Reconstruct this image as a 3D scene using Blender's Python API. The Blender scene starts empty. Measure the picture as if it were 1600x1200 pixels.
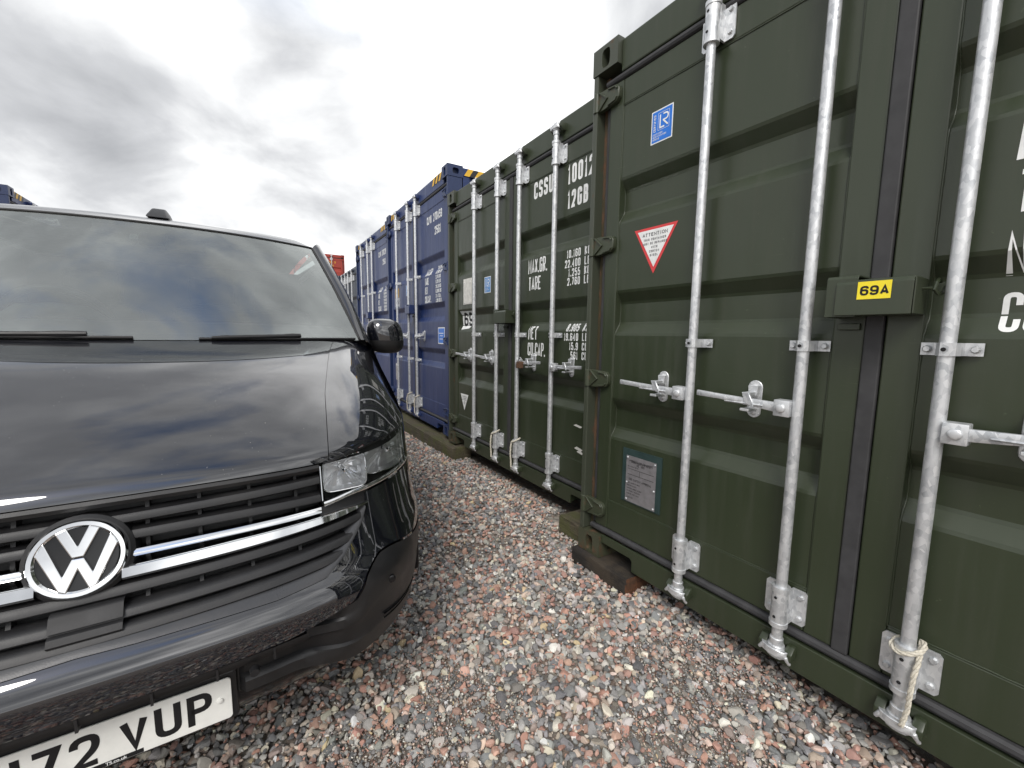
import bpy, bmesh, math, random
import numpy as np
from mathutils import Matrix, Vector
R = math.radians
scene = bpy.context.scene
COL = scene.collection
rng = np.random.default_rng(7)
random.seed(7)

# ------------------------------------------------------------------ camera
ZG = 0.20                                   # height of the container datum above the lane
CAM_Z = 1.148 + ZG
pitch, roll, yaw = R(6.62), R(0.73), R(31.95)
fw = Vector((math.sin(yaw)*math.cos(pitch), math.cos(yaw)*math.cos(pitch), -math.sin(pitch)))
rt = Vector((math.cos(yaw), -math.sin(yaw), 0)); up = rt.cross(fw)
r2 = rt*math.cos(roll)+up*math.sin(roll); u2 = -rt*math.sin(roll)+up*math.cos(roll)
cd = bpy.data.cameras.new('camera'); cam = bpy.data.objects.new('camera', cd); COL.objects.link(cam)
cam.matrix_world = Matrix(((r2.x, u2.x, -fw.x, 0), (r2.y, u2.y, -fw.y, 0), (r2.z, u2.z, -fw.z, CAM_Z), (0, 0, 0, 1)))
cd.sensor_width = 36; cd.lens = 36*654.1/1600; cd.clip_start = .02; cd.clip_end = 3000
scene.camera = cam

# ------------------------------------------------------------------ world: overcast, broken cloud
SUN_EL, SUN_AZ = R(45), R(-138)               # azimuth from +Y towards +X
world = bpy.data.worlds.new('World'); scene.world = world; world.use_nodes = True
nt = world.node_tree; nt.nodes.clear()
def N(t, **kw):
    n = nt.nodes.new(t)
    for k, v in kw.items(): setattr(n, k, v)
    return n
def L(a, b): nt.links.new(a, b)
def MATH(op, a, b=None, clamp=False):
    n = N('ShaderNodeMath', operation=op, use_clamp=clamp)
    for i, x in enumerate((a, b)):
        if x is None: continue
        if isinstance(x, (int, float)): n.inputs[i].default_value = x
        else: L(x, n.inputs[i])
    return n.outputs[0]
def RAMP(fac, stops):
    n = N('ShaderNodeValToRGB'); L(fac, n.inputs[0]); e = n.color_ramp.elements
    while len(e) < len(stops): e.new(.5)
    for el, (p_, c) in zip(e, stops): el.position = p_; el.color = (*c, 1) if len(c) == 3 else c
    return n.outputs[0]
tc = N('ShaderNodeTexCoord')
sep = N('ShaderNodeSeparateXYZ'); L(tc.outputs['Generated'], sep.inputs[0])
zc = MATH('ADD', MATH('MAXIMUM', sep.outputs[2], 0.0), 0.46)
cmb = N('ShaderNodeCombineXYZ'); L(MATH('DIVIDE', sep.outputs[0], zc), cmb.inputs[0]); L(MATH('DIVIDE', sep.outputs[1], zc), cmb.inputs[1])
cmb.inputs[2].default_value = 3.7
def NOISE(scale, det, rough, dist, off):
    mp = N('ShaderNodeMapping'); mp.inputs['Location'].default_value = off; mp.inputs['Rotation'].default_value = (0, 0, .5); mp.inputs['Scale'].default_value = (1, 1.1, 1); L(cmb.outputs[0], mp.inputs[0])
    n = N('ShaderNodeTexNoise'); n.inputs['Scale'].default_value = scale; n.inputs['Detail'].default_value = det
    n.inputs['Roughness'].default_value = rough; n.inputs['Distortion'].default_value = dist; L(mp.outputs[0], n.inputs['Vector'])
    return n.outputs['Fac']
big = NOISE(1.15, 3, .5, .5, (22.037, 29.013, 0)); fine = NOISE(2.9, 8, .54, .35, (9.305, 20.983, 1.3))
mixn = MATH('ADD', MATH('MULTIPLY', big, .54), MATH('MULTIPLY', fine, .46))
shade = RAMP(mixn, [(.34, (.175, .18, .19)), (.44, (.27, .275, .285)), (.51, (.40, .405, .41)), (.58, (.62, .62, .62)), (.66, (.86, .86, .86))])
# thin bright cloud towards the veiled sun
sund = Vector((math.sin(SUN_AZ)*math.cos(SUN_EL), math.cos(SUN_AZ)*math.cos(SUN_EL), math.sin(SUN_EL)))
dot = N('ShaderNodeVectorMath', operation='DOT_PRODUCT'); L(tc.outputs['Generated'], dot.inputs[0]); dot.inputs[1].default_value = sund
glow = MATH('POWER', MATH('MAXIMUM', dot.outputs['Value'], 0.0), 3.0)
gmul = MATH('ADD', MATH('MULTIPLY', glow, .35), .85)
CLOUD = 14.0                                 # cloud luminance in the units of the sky texture
vs = N('ShaderNodeVectorMath', operation='SCALE'); L(shade, vs.inputs[0]); L(MATH('MULTIPLY', gmul, CLOUD), vs.inputs['Scale'])
sky = N('ShaderNodeTexSky', sky_type='NISHITA'); sky.sun_disc = False; sky.sun_elevation = SUN_EL; sky.sun_rotation = SUN_AZ; sky.air_density = 1; sky.dust_density = .6
gap = NOISE(1.35, 7, .55, .5, (15.774, 16.820, 4.0))
cover = RAMP(gap, [(.34, (0, 0, 0)), (.44, (1, 1, 1))])
# low cloud decks close up towards the horizon
lowcov = N('ShaderNodeMapRange'); lowcov.inputs[1].default_value = .50; lowcov.inputs[2].default_value = .68; lowcov.inputs[3].default_value = 1; lowcov.inputs[4].default_value = 0; L(sep.outputs[2], lowcov.inputs[0])
covmax = MATH('MAXIMUM', cover, lowcov.outputs[0])
mx = N('ShaderNodeMixRGB'); L(covmax, mx.inputs[0]); L(sky.outputs[0], mx.inputs[1]); L(vs.outputs[0], mx.inputs[2])
bg = N('ShaderNodeBackground'); bg.inputs[1].default_value = .10; L(mx.outputs[0], bg.inputs[0])
ow = N('ShaderNodeOutputWorld'); L(bg.outputs[0], ow.inputs[0])

sl = bpy.data.lights.new('sun', 'SUN'); sl.energy = 1.15; sl.angle = R(24); sl.color = (1, .96, .9)
so = bpy.data.objects.new('sun', sl); COL.objects.link(so); so.location = (10, 10, 20)
so.rotation_euler = (-sund).to_track_quat('-Z', 'Y').to_euler()
vsn = scene.view_settings; vsn.view_transform = 'Standard'; vsn.look = 'None'; vsn.gamma = 1; vsn.exposure = 1.1; vsn.use_curve_mapping = False
scene.render.engine = 'CYCLES'; scene.cycles.use_denoising = True; scene.cycles.max_bounces = 8; scene.cycles.transparent_max_bounces = 12

# ------------------------------------------------------------------ materials
def new_mat(name):
    m = bpy.data.materials.new(name); m.use_nodes = True
    t = m.node_tree; b = t.nodes['Principled BSDF']; return m, t, b
def tnoise(t, scale, det=4, rough=.55, vec=None, dist=0):
    n = t.nodes.new('ShaderNodeTexNoise'); n.inputs['Scale'].default_value = scale; n.inputs['Detail'].default_value = det
    n.inputs['Roughness'].default_value = rough; n.inputs['Distortion'].default_value = dist
    if vec is not None: t.links.new(vec, n.inputs['Vector'])
    return n.outputs['Fac']
def tramp(t, fac, stops):
    n = t.nodes.new('ShaderNodeValToRGB'); t.links.new(fac, n.inputs[0]); e = n.color_ramp.elements
    while len(e) < len(stops): e.new(.5)
    for el, (p_, c) in zip(e, stops): el.position = p_; el.color = (*c, 1) if not isinstance(c, (int, float)) else (c, c, c, 1)
    return n.outputs[0]
def tmix(t, fac, a, b, mode='MIX'):
    n = t.nodes.new('ShaderNodeMixRGB'); n.blend_type = mode
    for i, x in enumerate((fac, a, b)):
        if isinstance(x, (int, float)): n.inputs[i].default_value = x if i == 0 else (x, x, x, 1)
        elif isinstance(x, tuple): n.inputs[i].default_value = (*x, 1)
        else: t.links.new(x, n.inputs[i])
    return n.outputs[0]
def tobj(t, scale=(1, 1, 1), loc=(0, 0, 0)):
    c = t.nodes.new('ShaderNodeTexCoord'); mp = t.nodes.new('ShaderNodeMapping'); mp.inputs['Scale'].default_value = scale; mp.inputs['Location'].default_value = loc
    t.links.new(c.outputs['Object'], mp.inputs[0]); return mp.outputs[0]
def tbump(t, b, h, strength, dist=.01, prev=None):
    n = t.nodes.new('ShaderNodeBump'); n.inputs['Strength'].default_value = strength; n.inputs['Distance'].default_value = dist
    t.links.new(h, n.inputs['Height'])
    if prev is not None: t.links.new(prev, n.inputs['Normal'])
    t.links.new(n.outputs[0], b.inputs['Normal']); return n.outputs[0]
def mat_plain(name, col, rough=.5, metal=0, spec=.5, var=.15, scale=30, bump=0, coat=0):
    m, t, b = new_mat(name); v = tobj(t)
    n = tnoise(t, scale, 5, .6, v)
    c2 = tuple(x*(1-var) for x in col); c3 = tuple(min(1, x*(1+var)) for x in col)
    t.links.new(tramp(t, n, [(.3, c2), (.7, c3)]), b.inputs['Base Color'])
    t.links.new(tramp(t, n, [(.3, max(.02, rough*.85)), (.7, min(1, rough*1.15))]), b.inputs['Roughness'])
    b.inputs['Metallic'].default_value = metal; b.inputs['Specular IOR Level'].default_value = spec
    if coat: b.inputs['Coat Weight'].default_value = coat; b.inputs['Coat Roughness'].default_value = .03
    if bump: tbump(t, b, n, bump, .004)
    return m
def mat_container(name, col, rough=.36, dirt=(.10, .085, .06), amount=.28):
    """Sprayed container enamel: faint sheet waviness, run-down dust streaks, specks."""
    m, t, b = new_mat(name)
    st = tnoise(t, 3.0, 6, .6, tobj(t, (1, 9, .55)))            # vertical streaks
    sp = tnoise(t, 60, 3, .6, tobj(t))
    lo = tnoise(t, 1.6, 3, .5, tobj(t))
    c = tmix(t, lo, tuple(x*.86 for x in col), tuple(min(1, x*1.12) for x in col))
    f = tramp(t, st, [(.5, 0.0), (.8, amount)])
    c = tmix(t, f, c, dirt)
    fs = tramp(t, sp, [(.70, 0.0), (.78, .5)])
    c = tmix(t, fs, c, tuple(x*2.2+.02 for x in col))
    sc_ = tnoise(t, 5, 3, .5, tobj(t, (1, 1.6, 70), (3, 1, 7))); mk = tnoise(t, 1.3, 2, .5, tobj(t, (1, 1, 1), (5, 5, 5)))
    ff = t.nodes.new('ShaderNodeMath'); ff.operation = 'MULTIPLY'; t.links.new(tramp(t, sc_, [(.70, 0.0), (.74, .30)]), ff.inputs[0]); t.links.new(tramp(t, mk, [(.52, 0.0), (.62, 1.0)]), ff.inputs[1])
    c = tmix(t, ff.outputs[0], c, tuple(x*2.6+.03 for x in col))
    t.links.new(c, b.inputs['Base Color'])
    t.links.new(tramp(t, st, [(.3, rough*.85), (.75, rough*1.35)]), b.inputs['Roughness'])
    b.inputs['Specular IOR Level'].default_value = .5
    wv = tnoise(t, 4.5, 2, .4, tobj(t, (1, 1, .6)))
    nn = tbump(t, b, wv, .34, .02)
    tbump(t, b, tnoise(t, 420, 2, .5, tobj(t)), .05, .002, nn)
    return m
M = {}
M['green'] = mat_container('green_container_paint', (.031, .0405, .0215), .33, (.062, .062, .048))
M['blue'] = mat_container('blue_container_paint', (.012, .030, .115), .38)
M['red'] = mat_container('red_container_paint', (.30, .035, .022), .5)
M['navy'] = mat_container('dark_container_paint', (.030, .042, .062), .45)
def mat_rusty(name, col, thr=.52):
    m, t, b = new_mat(name)
    n = tnoise(t, 14, 7, .65, tobj(t, (1, 1, .6)))
    r = tnoise(t, 55, 5, .6, tobj(t))
    rust = tmix(t, r, (.050, .030, .018), (.15, .075, .038))
    f = tramp(t, n, [(thr, 0.0), (thr+.1, 1.0)])
    t.links.new(tmix(t, f, col, rust), b.inputs['Base Color'])
    t.links.new(tramp(t, f, [(0, .4), (1, .85)]), b.inputs['Roughness'])
    tbump(t, b, n, .3, .004); return m
M['green_rust'] = mat_rusty('green_paint_with_rust', (.052, .056, .034), .53)
M['green_rust2'] = mat_rusty('green_hinge_paint', (.042, .050, .030), .60)
M['recess_rust'] = mat_rusty('rusty_post_recess', (.060, .050, .028), .47)
M['green_cast'] = mat_rusty('green_casting_paint', (.050, .057, .040), .62)
M['blue_cast'] = mat_rusty('blue_casting_paint', (.017, .031, .09), .66)
M['navy_cast'] = mat_rusty('dark_casting_paint', (.03, .04, .055), .62)
M['red_cast'] = mat_rusty('red_casting_paint', (.26, .03, .02), .6)
def mat_galv():
    m, t, b = new_mat('galvanised_steel')
    v = tobj(t, (1, 1, .7))
    vo = t.nodes.new('ShaderNodeTexVoronoi'); vo.inputs['Scale'].default_value = 85; t.links.new(v, vo.inputs['Vector'])
    n = tnoise(t, 22, 6, .7, v)
    cell = tramp(t, vo.outputs['Color'], [(.15, (.42, .44, .46)), (.85, (.72, .73, .74))])
    c = tmix(t, tramp(t, n, [(.35, .0), (.7, .75)]), cell, (.72, .73, .735))
    t.links.new(c, b.inputs['Base Color'])
    t.links.new(tramp(t, n, [(.3, .34), (.7, .55)]), b.inputs['Roughness'])
    b.inputs['Metallic'].default_value = .62
    tbump(t, b, n, .2, .002); return m
M['galv'] = mat_galv()
M['galv_dark'] = mat_plain('weathered_zinc', (.34, .35, .355), .5, .6, .5, .35, 60, .15)
M['rubber'] = mat_plain('door_gasket_rubber', (.040, .040, .042), .6, 0, .4, .25, 20, .1)
M['hole'] = mat_plain('punched_hole_shadow', (.008, .008, .009), .9)
M['white'] = mat_plain('white_stencil_paint', (.76, .77, .76), .5, 0, .4, .12, 18)
M['offwhite'] = mat_plain('weathered_white_sticker', (.62, .61, .57), .55, 0, .4, .15, 25)
M['black_print'] = mat_plain('black_print', (.012, .012, .013), .5, 0, .3)
M['grey_print'] = mat_plain('grey_print', (.10, .10, .11), .5)
M['sticker_blue'] = mat_plain('blue_sticker_vinyl', (.015, .16, .62), .35, 0, .5, .06)
M['sticker_pale'] = mat_plain('pale_blue_sticker_vinyl', (.10, .26, .55), .4, 0, .5, .1)
M['sticker_red'] = mat_plain('red_sticker_vinyl', (.62, .045, .05), .4, 0, .5, .06)
M['yellow'] = mat_plain('yellow_label_vinyl', (.86, .70, .02), .4, 0, .5, .05)
M['hazard_yellow'] = mat_plain('hazard_tape_yellow', (.72, .42, .03), .5, 0, .5, .1)
M['hazard_black'] = mat_plain('hazard_tape_black', (.015, .015, .016), .5)
M['data_plate'] = mat_plain('etched_aluminium_plate', (.30, .29, .30), .42, .5, .5, .12, 40)
M['plate_back'] = mat_plain('plate_backing_teal', (.024, .046, .044), .5, 0, .5, .15, 20)
M['rope'] = mat_plain('cotton_rope', (.60, .56, .47), .9, 0, .2, .25, 220, .6)
M['padlock'] = mat_rusty('rusty_padlock_steel', (.05, .03, .025), .40)
def mat_timber(name, dark, light, moss):
    m, t, b = new_mat(name)
    g = tnoise(t, 9, 7, .7, tobj(t, (6, .7, 6)), .6)
    n = tnoise(t, 7, 5, .6, tobj(t))
    c = tramp(t, g, [(.3, dark), (.7, light)])
    ge = t.nodes.new('ShaderNodeNewGeometry'); sx = t.nodes.new('ShaderNodeSeparateXYZ'); t.links.new(ge.outputs['Normal'], sx.inputs[0])
    c = tmix(t, tramp(t, n, [(.45, 0.0), (.62, .8)]), c, moss)
    t.links.new(c, b.inputs['Base Color']); b.inputs['Roughness'].default_value = .9
    tbump(t, b, g, .7, .012); return m
M['timber_black'] = mat_timber('tarred_sleeper_timber', (.008, .007, .006), (.030, .024, .020), (.055, .042, .028))
M['timber_rot'] = mat_timber('rotten_end_grain', (.03, .012, .007), (.16, .06, .022), (.06, .035, .018))
M['timber_moss'] = mat_timber('mossy_sleeper_timber', (.04, .034, .022), (.12, .10, .065), (.075, .08, .025))
# van materials
def mat_carpaint():
    m, t, b = new_mat('blue_black_car_paint')
    v = tobj(t)
    n = tnoise(t, 900, 2, .6, v)
    t.links.new(tramp(t, n, [(.4, (.0015, .0018, .0035)), (.75, (.005, .006, .013))]), b.inputs['Base Color'])
    d = tnoise(t, 6, 6, .6, tobj(t, (1, 1, 1)), .4)
    dust = tramp(t, d, [(.5, 0.0), (.8, .025)])
    b.inputs['Roughness'].default_value = .4; b.inputs['Metallic'].default_value = 0; b.inputs['Specular IOR Level'].default_value = .1
    b.inputs['Coat Weight'].default_value = 1; b.inputs['Coat IOR'].default_value = 2.05
    t.links.new(tramp(t, d, [(.35, .006), (.8, .03)]), b.inputs['Coat Roughness'])
    sp = tnoise(t, 130, 2, .5, v); sm = tnoise(t, 2.5, 2, .5, v)
    spk = t.nodes.new('ShaderNodeMath'); spk.operation = 'MULTIPLY'; t.links.new(tramp(t, sp, [(.735, 0.0), (.76, .5)]), spk.inputs[0]); t.links.new(tramp(t, sm, [(.4, .1), (.6, 1.0)]), spk.inputs[1])
    du = t.nodes.new('ShaderNodeMath'); du.operation = 'MAXIMUM'; t.links.new(dust, du.inputs[0]); t.links.new(spk.outputs[0], du.inputs[1]); dust = du.outputs[0]
    df = t.nodes.new('ShaderNodeBsdfDiffuse'); df.inputs[0].default_value = (.30, .29, .27, 1)
    mx_ = t.nodes.new('ShaderNodeMixShader'); t.links.new(dust, mx_.inputs[0]); t.links.new(b.outputs[0], mx_.inputs[1]); t.links.new(df.outputs[0], mx_.inputs[2])
    t.links.new(mx_.outputs[0], t.nodes['Material Output'].inputs['Surface']); return m
M['paint'] = mat_carpaint()
def mat_blackplastic(name, col, rough):
    m, t, b = new_mat(name); v = tobj(t)
    n = tnoise(t, 500, 2, .6, v); d = tnoise(t, 9, 6, .65, v, .5)
    c = tmix(t, tramp(t, d, [(.45, 0.0), (.8, .14)]), col, (.10, .095, .088))
    t.links.new(c, b.inputs['Base Color']); t.links.new(tramp(t, d, [(.3, rough*.85), (.8, min(1, rough*1.3))]), b.inputs['Roughness'])
    tbump(t, b, n, .25, .001); return m
M['plastic'] = mat_blackplastic('grained_black_plastic', (.011, .011, .012), .45)
M['plastic_dark'] = mat_blackplastic('dark_grille_plastic', (.008, .008, .009), .55)
M['gloss_black'] = mat_plain('gloss_black_plastic', (.006, .006, .007), .12, 0, .5, .2, 50)
M['satin'] = mat_blackplastic('satin_grey_trim', (.045, .046, .050), .30)
M['chrome'] = mat_plain('chrome_plating', (.80, .81, .82), .07, 1, .5, .04, 30)
M['reflector'] = mat_plain('lamp_reflector', (.93, .94, .95), .12, .55, .5, .03, 40)
M['plate_white'] = mat_plain('reflective_white_plate', (.78, .78, .74), .35, 0, .5, .08, 14)
M['tyre'] = mat_plain('tyre_rubber', (.015, .015, .015), .8)
M['rim'] = mat_plain('alloy_wheel', (.35, .36, .37), .3, .9)
M['dash'] = mat_plain('dashboard_plastic', (.13, .135, .135), .6)
M['cloth'] = mat_plain('seat_cloth', (.03, .03, .033), .9)
M['headliner'] = mat_plain('grey_headliner', (.28, .28, .27), .9)
def mat_glass(name, tint, ior=1.75, rough=0.0, haze=0.0):
    m, t, b = new_mat(name); t.nodes.remove(b)
    tr = t.nodes.new('ShaderNodeBsdfTransparent'); tr.inputs[0].default_value = (*tint, 1)
    gl = t.nodes.new('ShaderNodeBsdfGlossy'); gl.inputs['Roughness'].default_value = rough; gl.inputs[0].default_value = (.95, 1, .99, 1)
    fr = t.nodes.new('ShaderNodeFresnel'); fr.inputs[0].default_value = ior
    mx_ = t.nodes.new('ShaderNodeMixShader'); t.links.new(fr.outputs[0], mx_.inputs[0]); t.links.new(tr.outputs[0], mx_.inputs[1]); t.links.new(gl.outputs[0], mx_.inputs[2])
    out = mx_.outputs[0]
    if haze:
        df = t.nodes.new('ShaderNodeBsdfDiffuse'); df.inputs[0].default_value = (.5, .52, .5, 1)
        m2 = t.nodes.new('ShaderNodeMixShader'); n = tnoise(t, 5, 5, .6, tobj(t)); t.links.new(tramp(t, n, [(.3, haze*.5), (.8, haze*1.5)]), m2.inputs[0])
        t.links.new(out, m2.inputs[1]); t.links.new(df.outputs[0], m2.inputs[2]); out = m2.outputs[0]
    t.links.new(out, t.nodes['Material Output'].inputs['Surface']); return m
M['glass'] = mat_glass('windscreen_glass', (.72, .82, .79), 3.2, 0, .06)
M['glass_side'] = mat_glass('side_window_glass', (.35, .40, .38), 1.6)
M['lens'] = mat_glass('headlamp_lens', (.97, .97, .97), 1.33)
def mat_stone():
    m, t, b = new_mat('gravel_stone')
    a = t.nodes.new('ShaderNodeAttribute'); a.attribute_name = 'stone'
    n = tnoise(t, 260, 5, .7, tobj(t)); n2 = tnoise(t, 70, 4, .6, tobj(t))
    c = tmix(t, tramp(t, n, [(.3, .0), (.75, .45)]), a.outputs['Color'], tmix(t, .5, a.outputs['Color'], (.5, .47, .43)))
    c = tmix(t, tramp(t, n2, [(.45, .0), (.75, .35)]), c, tmix(t, .6, c, (.05, .045, .04)))
    t.links.new(c, b.inputs['Base Color']); b.inputs['Roughness'].default_value = .8; b.inputs['Specular IOR Level'].default_value = .35
    tbump(t, b, n, .35, .003); return m
M['stone'] = mat_stone()
def mat_ground():
    m, t, b = new_mat('fine_grit_and_gravel')
    v = tobj(t)
    vo = t.nodes.new('ShaderNodeTexVoronoi'); vo.inputs['Scale'].default_value = 34; t.links.new(v, vo.inputs['Vector'])
    cell = tramp(t, vo.outputs['Color'], [(.1, (.07, .07, .075)), (.35, (.20, .19, .18)), (.55, (.24, .13, .10)), (.8, (.36, .33, .28)), (.95, (.50, .48, .44))])
    n = tnoise(t, 240, 5, .7, v)
    grit = tramp(t, n, [(.3, (.10, .088, .072)), (.7, (.36, .32, .26))])
    t.links.new(tmix(t, .5, cell, grit), b.inputs['Base Color']); b.inputs['Roughness'].default_value = .95
    tbump(t, b, n, .6, .01); return m
M['ground'] = mat_ground()

# ------------------------------------------------------------------ mesh helpers
class MB:
    def __init__(s): s.v = []; s.f = []
    def add(s, vs, fs):
        o = len(s.v); s.v += [tuple(map(float, p_)) for p_ in vs]; s.f += [tuple(i+o for i in f) for f in fs]; return s
    def box(s, x0, x1, y0, y1, z0, z1):
        return s.add([(x0, y0, z0), (x1, y0, z0), (x1, y1, z0), (x0, y1, z0), (x0, y0, z1), (x1, y0, z1), (x1, y1, z1), (x0, y1, z1)],
                     [(3, 2, 1, 0), (4, 5, 6, 7), (0, 1, 5, 4), (1, 2, 6, 5), (2, 3, 7, 6), (3, 0, 4, 7)])
    def tube(s, path, rad, n=12, caps=True):
        path = [Vector(p_) for p_ in path]; rads = rad if isinstance(rad, (list, tuple)) else [rad]*len(path)
        vs = []; fs = []; pn = None
        for i, p_ in enumerate(path):
            d = (path[min(i+1, len(path)-1)]-path[max(i-1, 0)]).normalized()
            if pn is None: pn = d.orthogonal().normalized()
            else: pn = (pn-d*pn.dot(d)).normalized()
            q = d.cross(pn)
            for k in range(n):
                a = 2*math.pi*k/n; vs.append(p_+(pn*math.cos(a)+q*math.sin(a))*rads[i])
        for i in range(len(path)-1):
            for k in range(n):
                a = i*n+k; b = i*n+(k+1) % n; fs.append((a, b, b+n, a+n))
        if caps: fs.append(tuple(range(n-1, -1, -1))); m_ = (len(path)-1)*n; fs.append(tuple(range(m_, m_+n)))
        return s.add(vs, fs)
    def prism(s, poly, axis, a0, a1):
        """poly: 2-D points in the two other axes (cyclic order), extruded along axis from a0 to a1"""
        def P(u, w, a): return {'x': (a, u, w), 'y': (u, a, w), 'z': (u, w, a)}[axis]
        n = len(poly); vs = [P(u, w, a0) for u, w in poly]+[P(u, w, a1) for u, w in poly]
        return s.add(vs, [tuple(range(n-1, -1, -1)), tuple(range(n, 2*n))]+[(i, (i+1) % n, n+(i+1) % n, n+i) for i in range(n)])
    def grid(s, A):
        """A: array rows x cols x 3"""
        A = np.asarray(A, float); r_, c_ = A.shape[:2]
        return s.add(A.reshape(-1, 3), [(i*c_+j, i*c_+j+1, (i+1)*c_+j+1, (i+1)*c_+j) for i in range(r_-1) for j in range(c_-1)])
def mesh_of(mb, name, mat, smooth=False, bevel=0, seg=2, weld=False, fix=True):
    me = bpy.data.meshes.new(name)
    me.from_pydata(mb.v, [], mb.f)
    if bevel or weld or fix:
        bm = bmesh.new(); bm.from_mesh(me)
        if weld: bmesh.ops.remove_doubles(bm, verts=bm.verts, dist=1e-5)
        if fix: bmesh.ops.recalc_face_normals(bm, faces=bm.faces)
        if bevel:
            es = [e for e in bm.edges if len(e.link_faces) == 2 and e.calc_face_angle(0) > .5]
            bmesh.ops.bevel(bm, geom=es, offset=bevel, segments=seg, profile=.5, affect='EDGES', clamp_overlap=True)
        bm.to_mesh(me); bm.free()
    me.materials.append(M[mat] if isinstance(mat, str) else mat)
    if smooth: me.shade_smooth() if hasattr(me, 'shade_smooth') else None
    if smooth:
        me.polygons.foreach_set('use_smooth', [True]*len(me.polygons))
        if smooth != 'all' and hasattr(me, 'set_sharp_from_angle'): me.set_sharp_from_angle(angle=R(35))
    me.update(); return me
def link(name, data, parent=None, loc=(0, 0, 0)):
    o = bpy.data.objects.new(name, data); COL.objects.link(o); o.location = loc
    if parent is not None: o.parent = parent
    return o
def part(name, mb, mat, parent=None, smooth=False, bevel=0, seg=2, loc=(0, 0, 0), weld=False, fix=True):
    return link(name, mesh_of(mb, name, mat, smooth, bevel, seg, weld, fix), parent, loc)
def tag(o, label, cat, group=None, kind=None):
    o['label'] = label; o['category'] = cat
    if group: o['group'] = group
    if kind: o['kind'] = kind
    return o
def empty(name, loc=(0, 0, 0), rz=0):
    o = bpy.data.objects.new(name, None); COL.objects.link(o); o.location = loc; o.rotation_euler = (0, 0, rz); o.empty_display_size = .2; return o

# ------------------------------------------------------------------ stroke lettering
r_ = 1
GL = {
'A': [[(0, 0), (.5, 1), (1, 0)], [(.16, .28), (.84, .28)]], 'B': [[(0, 0), (0, 1), (.92, 1, 1), (.92, .53, 1), (0, .53)], [(0, .53), (1, .53, 1), (1, 0, 1), (0, 0)]],
'C': [[(1, .7), (1, 1, 1), (0, 1, 1), (0, 0, 1), (1, 0, 1), (1, .3)]], 'D': [[(0, 0), (0, 1), (1, 1, 1), (1, 0, 1), (0, 0)]],
'E': [[(1, 1), (0, 1), (0, 0), (1, 0)], [(0, .52), (.8, .52)]], 'F': [[(1, 1), (0, 1), (0, 0)], [(0, .52), (.8, .52)]],
'G': [[(1, .72), (1, 1, 1), (0, 1, 1), (0, 0, 1), (1, 0, 1), (1, .48), (.55, .48)]], 'H': [[(0, 0), (0, 1)], [(1, 0), (1, 1)], [(0, .5), (1, .5)]],
'I': [[(.5, 0), (.5, 1)]], 'J': [[(1, 1), (1, 0, 1), (0, 0, 1), (0, .3)]], 'K': [[(0, 0), (0, 1)], [(1, 1), (.05, .42)], [(.35, .6), (1, 0)]], 'L': [[(0, 1), (0, 0), (1, 0)]],
'M': [[(0, 0), (0, 1), (.5, .25), (1, 1), (1, 0)]], 'N': [[(0, 0), (0, 1), (1, 0), (1, 1)]], 'O': [[(.5, 0), (1, 0, 1), (1, 1, 1), (0, 1, 1), (0, 0, 1), (.5, 0)]],
'P': [[(0, 0), (0, 1), (1, 1, 1), (1, .45, 1), (0, .45)]], 'R': [[(0, 0), (0, 1), (1, 1, 1), (1, .48, 1), (0, .48)], [(.5, .48), (1, 0)]],
'S': [[(1, .74), (1, 1, 1), (0, 1, 1), (0, .52, 1), (1, .49, 1), (1, 0, 1), (0, 0, 1), (0, .26)]], 'T': [[(0, 1), (1, 1)], [(.5, 1), (.5, 0)]],
'U': [[(0, 1), (0, 0, 1), (1, 0, 1), (1, 1)]], 'V': [[(0, 1), (.5, 0), (1, 1)]], 'W': [[(0, 1), (.25, 0), (.5, .8), (.75, 0), (1, 1)]],
'X': [[(0, 0), (1, 1)], [(0, 1), (1, 0)]], 'Y': [[(0, 1), (.5, .45), (1, 1)], [(.5, .45), (.5, 0)]], 'Z': [[(0, 1), (1, 1), (0, 0), (1, 0)]],
'0': [[(.5, 0), (1, 0, 1), (1, 1, 1), (0, 1, 1), (0, 0, 1), (.5, 0)]], '1': [[(.15, .8), (.6, 1), (.6, 0)]],
'2': [[(0, .7), (0, 1, 1), (1, 1, 1), (1, .56, 1), (0, 0), (1, 0)]], '3': [[(0, .74), (0, 1, 1), (1, 1, 1), (1, .52, 1), (.35, .52)], [(.35, .52), (1, .52, 1), (1, 0, 1), (0, 0, 1), (0, .26)]],
'4': [[(.75, 0), (.75, 1), (0, .3), (1, .3)]], '5': [[(.95, 1), (.05, 1), (.02, .56), (1, .6, 1), (1, 0, 1), (0, 0, 1), (0, .26)]],
'6': [[(1, .76), (1, 1, 1), (0, 1, 1), (0, 0, 1), (1, 0, 1), (1, .57, 1), (0, .57)]], '7': [[(0, 1), (1, 1), (.35, 0)]],
'8': [[(.5, .52), (.95, .52, 1), (.95, 1, 1), (.05, 1, 1), (.05, .52, 1), (.5, .52)], [(.5, .52), (1, .52, 1), (1, 0, 1), (0, 0, 1), (0, .52, 1), (.5, .52)]],
'9': [[(0, .24), (0, 0, 1), (1, 0, 1), (1, 1, 1), (0, 1, 1), (0, .43, 1), (1, .43)]], '.': [[(.5, 0), (.5, .02)]], '-': [[(.1, .5), (.9, .5)]], '/': [[(0, 0), (1, 1)]]}
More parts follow.
